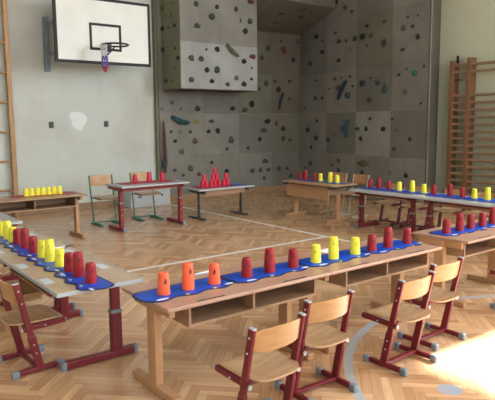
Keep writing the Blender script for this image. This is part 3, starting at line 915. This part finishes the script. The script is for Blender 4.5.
def curved_panel(bm, w_, z0, z1, y, bow, th, nx=10, nz=4, rad=.03):
    """upright plywood back rest, bowed backwards"""
    grid = {}
    def shape(i, j, off):
        x = -w_ / 2 + w_ * i / nx; t = j / nz; z = z0 + (z1 - z0) * t
        e = abs(2 * i / nx - 1)
        zc = (z0 + z1) / 2; z = zc + (z - zc) * (1 - .16 * e ** 4)
        return (x, y - bow * (1 - e * e) - .02 * t + off, z)
    A = [[bm.verts.new(shape(i, j, 0)) for j in range(nz + 1)] for i in range(nx + 1)]
    B = [[bm.verts.new(shape(i, j, -th)) for j in range(nz + 1)] for i in range(nx + 1)]
    for i in range(nx):
        for j in range(nz):
            bm.faces.new((A[i][j], A[i + 1][j], A[i + 1][j + 1], A[i][j + 1])); bm.faces.new((B[i][j], B[i][j + 1], B[i + 1][j + 1], B[i + 1][j]))
    for i in range(nx):
        bm.faces.new((A[i][0], B[i][0], B[i + 1][0], A[i + 1][0])); bm.faces.new((A[i][nz], A[i + 1][nz], B[i + 1][nz], B[i][nz]))
    for j in range(nz):
        bm.faces.new((A[0][j], A[0][j + 1], B[0][j + 1], B[0][j])); bm.faces.new((A[nx][j], B[nx][j], B[nx][j + 1], A[nx][j + 1]))


def seat_mesh(bm, w_, y0, y1, z, th, nx=12, ny=12):
    def top(i, j):
        u = 2 * i / nx - 1; t = j / ny
        # squircle plan so the corners are rounded
        x = u * w_ / 2; y = y0 + (y1 - y0) * t; v = 2 * t - 1
        k = 1 - .07 * (abs(u) ** 4) * (abs(v) ** 4) * 2
        x *= k; y = (y0 + y1) / 2 + (y - (y0 + y1) / 2) * k
        x *= .93 + .12 * t
        dz = -.012 * (1 - u * u) * math.sin(math.pi * min(1, max(0, 1 - t * 1.1))) - .02 * max(0, t - .82) ** 2 * 25 + .008 * u * u
        return x, y, z + dz
    A = [[bm.verts.new(top(i, j)) for j in range(ny + 1)] for i in range(nx + 1)]
    B = [[bm.verts.new((v.co.x, v.co.y, v.co.z - th)) for v in r] for r in A]
    for i in range(nx):
        for j in range(ny):
            bm.faces.new((A[i][j], A[i + 1][j], A[i + 1][j + 1], A[i][j + 1])); bm.faces.new((B[i][j], B[i][j + 1], B[i + 1][j + 1], B[i + 1][j]))
        bm.faces.new((A[i][0], B[i][0], B[i + 1][0], A[i + 1][0])); bm.faces.new((A[i][ny], A[i + 1][ny], B[i + 1][ny], B[i][ny]))
    for j in range(ny):
        bm.faces.new((A[0][j], A[0][j + 1], B[0][j + 1], B[0][j])); bm.faces.new((A[nx][j], B[nx][j], B[nx][j + 1], A[nx][j + 1]))


def red_chair(label, m='maroon', cap='grey_plastic', group=None):
    """adjustable school chair, front towards +y"""
    t = thing('school_chair', label, 'chair', (0, 0, 0), 0, group)
    HW = .172; ztop = .625; zs = .322
    bm = bmesh.new(); seat_mesh(bm, .345, -.155, .21, zs + .026, .011); mesh('seat', bm, M['seat_wood'], t, True)
    bm = bmesh.new(); curved_panel(bm, .325, .485, .614, -.088, .03, .011); mesh('backrest', bm, M['chair_wood'], t, True)

    def py(z): return .02 - .135 * z / ztop
    for s in (-1, 1):
        x = s * HW
        bm = bmesh.new()
        beam(bm, (x, py(.03), .03), (x, py(.26), .26), .028, .052, (0, 1, 0), .006)
        beam(bm, (x, py(.23), .23), (x, py(ztop), ztop), .024, .042, (0, 1, 0), .006)
        beam(bm, (x, -.15, .026), (x, .15, .026), .028, .034, (0, 0, 1), .006)
        beam(bm, (x * .97, py(zs) - .035, zs - .012), (x * .97, .20, zs + .0), .022, .036, (0, 0, 1), .005)
        fr = mesh('side_frame', bm, M[m], t)
        for e in (-1, 1):
            bm = bmesh.new(); a, b_ = sorted((e * .125, e * .175)); quadbox(bm, (x - .02, a, 0), (x + .02, b_, .05), .01); mesh('foot_cap', bm, M[cap], fr)
        bm = bmesh.new(); beam(bm, (x, py(ztop) , ztop - .004), (x, py(ztop) - .001, ztop + .005), .026, .044, (0, 1, 0), .005); mesh('top_cap', bm, M['silver' if m == 'maroon' else m], fr)
        Rx = Matrix.Rotation(R(90), 4, 'Y') if s > 0 else Matrix.Rotation(R(-90), 4, 'Y')
        for (yy, zz) in ((py(.575) - .0, .575), (py(.49), .49), (py(.2), .2), (py(.14), .14), (.06, zs - .006)):
            bm = bmesh.new(); lathe(bm, [(0, 0), (.0065, 0), (.005, .004), (0, .005)], 8, Matrix.Translation((x + s * (.0118 if zz > .26 else .0138), yy, zz)) @ Rx)
            mesh('rivet', bm, M['silver'], fr, True)
        for z_ in (py(zs) - .038,):
            bm = bmesh.new(); tube(bm, [(x, z_, zs - .014), (x, z_ - .008, zs - .014)], .013, 8)
        mesh('rivet', bm, M['silver'], fr, True)
        bm = bmesh.new(); tube(bm, [(x, .199, zs), (x, .206, zs)], .012, 8)
        mesh('rivet', bm, M['silver'], fr, True)
    bm = bmesh.new(); beam(bm, (-HW, .0, .034), (HW, .0, .034), .03, .022, (0, 0, 1), .004); mesh('cross_bar', bm, M[m], t)
    bm = bmesh.new(); beam(bm, (-HW, -.045, zs - .012), (HW, -.045, zs - .012), .026, .022, (0, 0, 1), .004); mesh('seat_bar', bm, M[m], t)
    return t


def tube_chair(label, m, group, name='tube_chair', W=.19, loop=True):
    """round-tube chair with a floor loop each side, front towards +y"""
    t = thing(name, label, 'chair', (0, 0, 0), 0, group)
    bm = bmesh.new(); seat_mesh(bm, .38, -.17, .20, .445, .012); mesh('seat', bm, M['seat_wood'], t, True)
    bm = bmesh.new(); curved_panel(bm, .38, .60, .775, -.20, .03, .011); mesh('backrest', bm, M['chair_wood'], t, True)
    for s in (-1, 1):
        x = s * W
        bm = bmesh.new()
        tube(bm, bend([(x, -.225, .775), (x, -.13, .30), (x, -.09, .03)], .1), .0125, 8)
        tube(bm, bend([(x * .9, .19, .427), (x, -.15, .427)], .05), .011, 8)
        tube(bm, bend([(x, -.20, .014), (x, .21, .014)], .03), .0135, 8)
        tube(bm, [(x - s * .05, -.20, .013), (x - s * .05, .18, .013)], .012, 8)
        for e in (-.2, .19): tube(bm, bend([(x, e, .013), (x - s * .05, e, .013)], .02), .013, 8)
        mesh('side_frame', bm, M[m], t, True)
    bm = bmesh.new(); tube(bm, [(-W, -.09, .032), (W, -.09, .032)], .011, 8); mesh('cross_bar', bm, M[m], t, True)
    bm = bmesh.new(); tube(bm, [(-W, -.15, .424), (W, -.15, .424)], .011, 8); mesh('seat_bar', bm, M[m], t, True)
    return t


def place(o, x, y, rz, label=None, scale=None):
    o.location = (x, y, 0); o.rotation_euler = (0, 0, R(rz))
    if label: o['label'] = label
    if scale: o.scale = (scale,) * 3
    return o


H0 = .603
# --- front row and its neighbour
GF = 'beech desks in the front rows'
wood_desk('light wooden double desk holding the orange cups, nearest the camera', (2.21, 3.06, 0), 0, H0, GF)
wood_desk('light wooden double desk at right end of the front row, two chairs before it', (3.51, 3.06, 0), 0, H0, GF, legs=(-.62, .45), box=(-.395, .61))
wood_desk('light wooden desk with only red cups, cut by the right edge', (5.16, 3.04, 0), 0, H0, GF, legs=(-.62, .30), box=(-.54, .60))
# --- left row
GL = 'metal-framed tables in the left row'
metal_table('tan table with grey rim on maroon legs, nearest end of left row', (1.475, 4.128, 0), R(-90), H0, GL, L=1.342, top='tan_top', legs=(-.59, .43), post=.19, foot=(-.2, .34))
metal_table('second tan table of the left row, under the far yellow cups', (1.475, 5.46, 0), R(-90), H0, GL, L=1.31, top='tan_top', legs=(-.49, .53), post=.225, foot=(-.2, .36))
metal_table('grey-topped table at far end of the left row, cut by left edge', (1.50, 6.83, 0), R(-90), .64, GL, L=1.3, top='grey_top')
# --- right row
GR = 'grey tables on dark red legs along the right'
metal_table('grey table on dark red legs, far end of the right row', (7.02, 5.545, 0), R(90), .60, GR, D=.64, L=1.21, post=.14, legs=(-.47, .49))
metal_table('grey table on dark red legs, right row, below the first wall bar post', (7.02, 4.285, 0), R(90), .60, GR, D=.64, L=1.3, post=.14, legs=(-.50, .50))
metal_table('grey table in the right row leaving the frame at the right edge', (7.02, 2.98, 0), R(90), .60, GR, D=.64, L=1.3, post=.14, legs=(-.50, .50))
# --- far tables
t = wood_desk('wooden desk with closed back panel, red and yellow cups, before the climbing wall', (6.97, 7.08, 0), R(90), .63, None, L=1.24, top='wood_brown', legs=(-.45, .575), box=(-.43, .55), back_drop=.26, grooves=(), dark_rim=True, name='panelled_desk')
bm = bmesh.new(); lathe(bm, [(0, 0), (.045, 0), (.045, .03), (.03, .04), (0, .04)], 16, Matrix.Translation((.575, .05, .42)) @ Matrix.Rotation(R(-90), 4, 'X')); mesh('knob', bm, M['black_paint'], t, True)
wood_desk('brown wooden desk with open shelf and a row of yellow cups, by the ladder', (2.60, 8.28, 0), 0, .64, None, top='wood_brown', legs=(-.52, .58), box=(-.60, .52), grooves=(), name='old_desk')
metal_table('pale table on bright red legs with three cup stacks, before the white box', (4.39, 8.31, 0), R(180), .70, None, m='red_metal', L=1.19, legs=(-.50, .55), post=.14, name='red_legged_table')
metal_table('pale table on dark steel legs with the cup pyramids', (5.81, 8.39, 0), R(180), .535, None, m='dark_metal', L=1.17, D=.57, legs=(-.45, .45), post=.05, foot=(-.24, .24), cap='dark_metal', front='wood_brown', caps=False, name='dark_legged_table', lw=.6)

# --- chairs
GC = 'maroon school chairs pushed out from the front desks'
c0 = red_chair('maroon-framed chair in front, leftmost, cut by the bottom edge', group=GC)
place(c0, 1.872, 2.305, 2)
place(copy_tree(c0), 2.40, 2.445, -2, 'maroon-framed chair second from left, beside the grey floor circle')
place(copy_tree(c0), 3.155, 2.395, 2, 'maroon-framed chair second from right with pale glare on the seat')
place(copy_tree(c0), 3.68, 2.515, 0, 'rightmost maroon-framed chair of the front four, whitest seat')
place(copy_tree(c0), 4.90, 2.47, 3, 'maroon chair at the right edge with only a foot cap showing')
o = place(copy_tree(c0), 1.135, 3.955, -87, 'maroon-framed chair tucked under the left row, at the left edge'); o['group'] = 'chairs of the left row'
GRC = 'dark red chairs behind the right row'
for i, (x, y, a, lab) in enumerate(((7.50, 5.98, 90, 'dark red chair behind the right row, farthest from camera'), (7.50, 5.45, 88, 'dark red chair behind the right row, second from its far end'),
                                    (7.50, 4.88, 92, 'dark red chair behind the right row, left of the wall bars'), (7.50, 4.42, 90, 'dark red chair behind the right row, below the wall bars'))):
    if i == 0: c1 = red_chair(lab, 'maroon_dark', 'maroon_dark', GRC); o = c1
    else: o = copy_tree(c1)
    place(o, x, y, a, lab, scale=1.03)


def wooden_chair():
    t = thing('wooden_chair', 'all-wood chair with rounded seat behind the left maroon chair', 'chair', (0, 0, 0), 0, None)
    bm = bmesh.new(); seat_mesh(bm, .40, -.17, .22, .405, .024); mesh('seat', bm, M['chair_wood'], t, True)
    bm = bmesh.new(); curved_panel(bm, .34, .50, .66, -.15, .02, .014); mesh('backrest', bm, M['chair_wood'], t, True)
    for s in (-1, 1):
        bm = bmesh.new(); x = s * .15
        quadbox(bm, (x - .014, -.2, 0), (x + .014, .18, .045), .006)
        beam(bm, (x, .0, .04), (x, -.02, .375), .026, .07, (0, 1, 0), .005)
        beam(bm, (x, -.12, .33), (x, -.165, .62), .024, .035, (0, 1, 0), .005)
        beam(bm, (x, -.15, .362), (x, .16, .362), .024, .03, (0, 0, 1), .004)
        mesh('leg', bm, M['ladder_wood'], t)
    return t


place(wooden_chair(), 1.19, 4.44, -90)
g0 = tube_chair('green tube-framed chair left of the red-legged table, glare on backrest', 'green_metal', 'green framed chairs by the far wall')
place(g0, 3.95, 8.93, 178, scale=1.03)
place(copy_tree(g0), 4.72, 9.0, 177, 'green tube-framed chair behind the red-legged table, before the white box', scale=1.03)
b0 = tube_chair('pale wooden chair on beige tubes, directly behind the panelled desk', 'beige_metal', 'beige framed chairs behind the panelled desk')
place(b0, 7.60, 7.38, 92, scale=.93)
place(copy_tree(b0), 7.60, 6.87, 88, 'pale wooden chair on beige tubes, right of the panelled desk', scale=.93)

# ================================================================ mats


def play_mat(label, x, y, z, rz, L=.662, mir=1, group=None, mk='mat_blue', Dn=.105, Df=.15, wavy=True, rnd=(.35, .35)):
    """sport mat, wavy edge towards -y; local origin on the table surface"""
    t = thing('play_mat', label, 'mat', (x, y, z), rz, group)
    N = 40

    def edge(k, off):
        u = -1 + 2 * k / N; xx = u * (L / 2 - off)
        s_ = max(0, (abs(u) - .72) / .28); e = 1 - rnd[0 if u < 0 else 1] * (1 - math.sqrt(max(0, 1 - s_ * s_)))
        wv = (.016 * math.cos(u * math.pi * 3) if wavy else 0)
        return xx, -(Dn * e + wv - off), (Df - off) * e

    def slab(bm, off, z0, z1):
        low = [edge(k, off) for k in range(N + 1)]
        ring = [(a, b_) for a, b_, c in low] + [(a, c) for a, b_, c in reversed(low)]
        A = [bm.verts.new((p[0], p[1], z1)) for p in ring]; B = [bm.verts.new((p[0], p[1], z0)) for p in ring]
        n = len(ring)
        for k in range(n): bm.faces.new((A[k], A[(k + 1) % n], B[(k + 1) % n], B[k]))
        for k in range(N):
            bm.faces.new((A[k], A[k + 1], A[n - 2 - k], A[n - 1 - k])); bm.faces.new((B[k + 1], B[k], B[n - 1 - k], B[n - 2 - k]))
    bm = bmesh.new(); slab(bm, 0, .0005, .003); mesh('border', bm, M['mat_border' if mk == 'mat_blue' else mk], t)
    bm = bmesh.new(); slab(bm, .017, .003, .0045); mesh('surface', bm, M[mk], t)
    if wavy:
        for (u, v, a, b_, mm) in ((-.21, -.082, .042, .013, 'label_white'), (-.04, -.09, .014, .010, 'label_lime'), (.16, -.092, .014, .010, 'label_lime'), (.285, -.07, .034, .012, 'label_white')):
            bm = bmesh.new(); lathe(bm, [(0, .0045), (1, .0045), (1, .0055), (0, .0055)], 16, Matrix.Translation((u * L / .65, v, 0)) @ Matrix.Diagonal((a, b_, 1, 1)))
            mesh('printed_label', bm, M[mm], t)
    return t


# ================================================================ cups
CH, CS = .1076, .0117


def flat_cup(mk):
    """one mesh cup: top-level object without parts"""
    bm = bmesh.new()
    prof = [(.0370, 0), (.0395, 0), (.0395, .006), (.0380, .0072), (.0372, .016), (.0361, .04), (.0345, .068), (.0328, .088), (.0316, .098), (.0292, .1050), (.0255, CH), (.012, CH), (.010, CH - .002), (0, CH - .002)]
    inner = [(0, CH - .0035), (.0245, CH - .0035), (.0284, .1025), (.0306, .097), (.0364, .017), (.0370, 0)]
    lathe(bm, prof, 20); lathe(bm, inner, 20)
    bmesh.ops.remove_doubles(bm, verts=bm.verts, dist=1e-5)
    bmesh.ops.recalc_face_normals(bm, faces=bm.faces)
    me = bpy.data.meshes.new('cup'); bm.to_mesh(me); bm.free(); me.materials.append(M[mk])
    for p in me.polygons: p.use_smooth = True
    try: me.set_sharp_from_angle(angle=R(38))
    except Exception: pass
    return me


def emblem_mesh(mk, shape):
    """a small printed figure lying on the cup wall, facing -y"""
    bm = bmesh.new()
    if shape == 'figure':
        pol = [(-.010, -.016), (-.004, -.006), (-.013, -.001), (-.004, .003), (-.003, .014), (.002, .019), (.006, .012), (.004, .005), (.013, .003), (.006, -.004), (.011, -.014), (.004, -.010), (-.002, -.018)]
    else:
        pol = [(.008 * math.cos(a), .012 * math.sin(a)) for a in [2 * math.pi * k / 14 for k in range(14)]]

    def rad(z): return .0333 + (.088 - z) * .07
    A = []; B = []
    for x, z in pol:
        zz = .06 + z; r_ = rad(zz) + .0006; y = -math.sqrt(r_ * r_ - x * x)
        A.append(bm.verts.new((x, y - .0008, zz))); B.append(bm.verts.new((x, y + .0012, zz)))
    n = len(pol)
    cA = bm.verts.new((0, -rad(.06) - .0014, .06))
    for k in range(n):
        bm.faces.new((A[k], A[(k + 1) % n], cA)); bm.faces.new((A[k], B[k], B[(k + 1) % n], A[(k + 1) % n]))
    bmesh.ops.recalc_face_normals(bm, faces=bm.faces)
    me = bpy.data.meshes.new('emblem'); bm.to_mesh(me); bm.free(); me.materials.append(M[mk]); return me


CUPS = {k: flat_cup('cup_' + k) for k in ('red', 'yellow', 'orange', 'pink')}
EMB = {'orange': emblem_mesh('emblem_o', 'figure'), 'red': emblem_mesh('emblem', 'figure'), 'yellow': emblem_mesh('emblem_y', 'oval'), 'pink': emblem_mesh('emblem', 'oval')}
CNAME = {'red': 'red', 'yellow': 'yellow', 'orange': 'orange', 'pink': 'bright red'}
rc = random.Random(5)


def cup(colr, x, y, z, label, group, face=None):
    o = bpy.data.objects.new('sport_cup', CUPS[colr]); COL.objects.link(o); o.location = (x, y, z)
    o.rotation_euler = (0, 0, face if face is not None else rc.uniform(0, 6))
    tag(o, label, 'cup', group)
    if face is not None:
        e = bpy.data.objects.new('printed_emblem', EMB[colr]); COL.objects.link(e); e.parent = o
    return o


CNT = ['top', 'second', 'third', 'fourth', 'fifth', 'bottom']


def stack(colr, n, x, y, z, where, group, face):
    for k in range(n):                      # k = 0 is the bottom cup
        d = n - 1 - k
        if n == 1: lab = 'single %s cup, %s' % (CNAME[colr], where)
        elif d == 0: lab = 'top %s cup, %s' % (CNAME[colr], where)
        elif k == 0: lab = 'bottom %s cup, %s' % (CNAME[colr], where)
        else: lab = '%s cup %s from top, %s' % (CNAME[colr], CNT[d], where)
        cup(colr, x, y, z + CS * k + .0002, lab, group, face + rc.uniform(-.3, .3) if (d == 0 and face is not None) else None)


TOCAM = R(38)


def set363(colr, pts, z, name, words=('left short', 'tall middle', 'right short'), ns=(3, 6, 3), face=None):
    for (x, y), wd, n in zip(pts, words, ns):
        stack(colr, n, x, y, z, '%s stack, %s' % (wd, name), 'nested %s cups, %s' % (CNAME[colr], name), face)


ZM = .0047
# front row: four mats
fx = [(1.69, 1.864, 2.063), (2.327, 2.527, 2.746), (2.972, 3.158, 3.40), (3.597, 3.798, 4.05)]
fc = ['orange', 'red', 'yellow', 'red']
fn = ['orange set nearest the camera', 'left red set, front row', 'yellow set, front row', 'right red set, front row']
for i in range(4):
    play_mat(['blue mat under the orange cups', 'blue mat under the left red cups of the front row', 'blue mat under the yellow cups of the front row', 'blue mat under the right red cups of the front row'][i],
             1.84 + .668 * i, 3.035, H0, R((2, 1.5, 1, 1.2)[i]), rnd=(.6 if i == 0 else .14, .75 if i == 3 else .14), group='blue mats along the front row')
    set363(fc[i], [(x, 3.04) for x in fx[i]], H0 + ZM, fn[i], face=-math.atan2(fx[i][1], 3.04) * 1.0 + R(12))
# right-hand neighbour desk
for i, xs in enumerate(((4.69, 4.905, 5.09), (5.296, 5.486, 5.70))):
    play_mat(['blue mat at the left end of the right edge desk', 'blue mat on the right edge desk, cut by the frame'][i], 4.90 + .655 * i, 3.07, H0, R(-1), group='blue mats on the right edge desk')
    set363('red', [(x, 3.085) for x in xs], H0 + ZM, ['first red set, right edge desk', 'last red set, right edge desk'][i], face=-R(60))
# left row (order along the row: far to near)
ly = [(3.567, 3.779, 3.948), (4.131, 4.343, 4.515), (4.734, 4.953, 5.169), (5.298, 5.46, 5.665), (5.88, 6.05)]
lc = ['red', 'yellow', 'red', 'yellow']
ln = ['nearest red set, left row', 'nearest yellow set, left row', 'farther red set, left row', 'farther yellow set, left row']
for i in range(4):
    play_mat(['blue mat at the near end of the left row', 'blue mat under the nearest yellow cups of the left row', 'blue mat under the farther red cups of the left row', 'blue mat under the farther yellow cups of the left row'][i],
             1.455, 3.68 + .612 * i, H0 + .001, R(-90), L=.610, Dn=.125, Df=.10, rnd=(.18, .92 if i == 0 else .18), group='blue mats along the left row')
    pts = [(1.448, v) for v in reversed(ly[i])]
    set363(lc[i], pts, H0 + .001 + ZM, ln[i], words=('far short', 'tall middle', 'near short'), face=-R(22))
# right row
ry = [(6.085, 5.91, 5.718), (5.521, 5.285, 5.084), (4.915, 4.656, 4.464), (4.288, 4.097, 3.90)]
rcn = ['red', 'yellow', 'red', 'yellow']
rn = ['far red set, right row', 'far yellow set, right row', 'near red set, right row', 'near yellow set, right row']
for i in range(4):
    play_mat('blue mat under the %s cups of the right row' % ['far red', 'far yellow', 'near red', 'near yellow'][i], 7.12, 5.86 - .605 * i, .601, R(90), L=.60, Dn=.15, Df=.20, group='blue mats along the right row')
    set363(rcn[i], [(7.135, v + .0) for v in ry[i]], .601 + ZM, rn[i], words=('left short', 'tall middle', 'right short'))
# panelled desk
for i, (cl, ys) in enumerate((('red', (7.64, 7.50, 7.27)), ('yellow', (7.13, 6.90, 6.74)))):
    play_mat('blue mat under the %s cups on the panelled desk' % cl, 7.06, 7.42 - .56 * i, .63, R(90), L=.55, Dn=.13, Df=.15, group='blue mats on the panelled desk')
    set363(cl, [(7.07, v) for v in ys], .63 + ZM, cl + ' set, panelled desk')
# red legged table
play_mat('red mat under three stacks on the red-legged table', 4.42, 8.42, .701, R(180), L=.95, Dn=.17, Df=.16, mk='mat_red', wavy=False)
for (x, y, n, wd) in ((4.26, 8.50, 2, 'left'), (4.49, 8.46, 5, 'tall middle'), (4.73, 8.46, 3, 'right')):
    stack('pink', n, x, y, .701 + ZM, '%s stack, red-legged table' % wd, 'bright red cups on the red-legged table', None)
# pyramids
play_mat('blue mat at the right side of the pyramid table', 6.22, 8.43, .536, R(180), L=.31, Dn=.17, Df=.17, group='mats on the pyramid table')
play_mat('red mat under the pyramids on the steel-legged table', 5.70, 8.43, .536, R(180), L=.72, Dn=.17, Df=.17, mk='mat_red', wavy=False, group='mats on the pyramid table')


def pyramid(x, y, z, rows, name):
    for r_ in range(rows):
        n = rows - r_
        for k in range(n):
            pos = 'single cup' if n == 1 else ['left', 'middle', 'right'][k] if n == 3 else ['left', 'right'][k]
            lev = ['bottom row', 'middle row' if rows == 3 else 'top', 'top'][r_]
            cup('pink', x + (k - (n - 1) / 2) * .081, y, z + r_ * (CH - .008 + .0085), '%s bright red cup, %s of the %s pyramid' % (pos if n > 1 else 'single', lev, name), 'bright red cups stacked in pyramids')


pyramid(5.56, 8.46, .536 + ZM, 2, 'left small'); pyramid(5.78, 8.45, .536 + ZM, 3, 'tall middle'); pyramid(6.02, 8.46, .536 + ZM, 2, 'right small')
# the row of yellow cups on the old desk
play_mat('red mat at the left end of the yellow cup row', 2.50, 8.33, .64, 0, L=.44, Dn=.13, Df=.14, mk='mat_red', wavy=False, group='red mats on the old desk')
play_mat('red mat at the right end of the yellow cup row', 2.95, 8.33, .64, 0, L=.44, Dn=.13, Df=.14, mk='mat_red', wavy=False, group='red mats on the old desk')
nx = ['leftmost', 'second', 'third', 'fourth', 'fifth', 'sixth', 'seventh', 'eighth', 'ninth', 'tenth']
for k in range(7):
    cup('yellow', 2.485 + .0795 * k, 8.32 + (k % 2) * .008, .64 + ZM, ('%s yellow cup in the row on the old desk' % nx[k]) if k in (0,) else '%s yellow cup from left in the row on old desk' % nx[k], 'yellow cups in a row on the old desk')

# ================================================================ small things on the tables


def pen(label, p, a, L=.15, colr='black_paint', c2='paper'):
    t = thing('pen', label, 'pen', p, a, None)
    bm = bmesh.new(); tube(bm, [(-L / 2, 0, .006), (L * .1, 0, .006)], .006, 8); mesh('cap', bm, M[c2], t, True)
    bm = bmesh.new(); tube(bm, [(L * .1, 0, .006), (L / 2 - .015, 0, .006), (L / 2, 0, .006)], [.006, .005, .001], 8); mesh('barrel', bm, M[colr], t, True)


pen('black and white pen lying on the tan table beside yellow cups', (1.70, 4.78, H0 + .0005), R(10), .22)
pen('white pen lying behind the right orange stack', (2.16, 3.305, H0 + .0005), R(4), .16, 'paper', 'label_white')


def sheet(label, x, y, z, sx, sy, a, mk='paper', name='paper_sheet', cat='paper', group=None):
    bm = bmesh.new(); quadbox(bm, (-sx / 2, -sy / 2, 0), (sx / 2, sy / 2, .0015)); o = mesh(name, bm, M[mk], None, loc=(x, y, z)); o.rotation_euler = (0, 0, a); tag(o, label, cat, group)


sheet('white paper slip behind the tall yellow stack, front row', 3.33, 3.27, H0 + .0005, .16, .10, R(10))
sheet('white paper lying before the yellow cups in the right row', 6.93, 5.0, .6015, .10, .16, R(10))
nl = [(1.235, 3.80), (1.235, 4.33), (1.235, 4.95), (1.69, 3.95), (1.69, 5.55), (1.69, 4.62)]
nn = ['nearest on the kerb side', 'second along the near edge', 'third along the near edge', 'right of nearest red cups', 'beside the farther yellow cups', 'beside the nearest yellow cups']
nn = ['outer edge of left row, nearest the camera', 'outer edge of left row, second from camera', 'outer edge of left row, farthest', 'inner edge of left row, nearest the camera', 'inner edge of left row, farthest', 'inner edge of left row, by the black pen']
for (x, y), s_ in zip(nl, nn):
    sheet('pale blue name sticker, ' + s_, x, y, H0 + .0003, .065, .15, 0, 'tag_blue', 'name_sticker', 'sticker', 'name stickers on the left row')
print('OBJECTS', len(COL.objects))
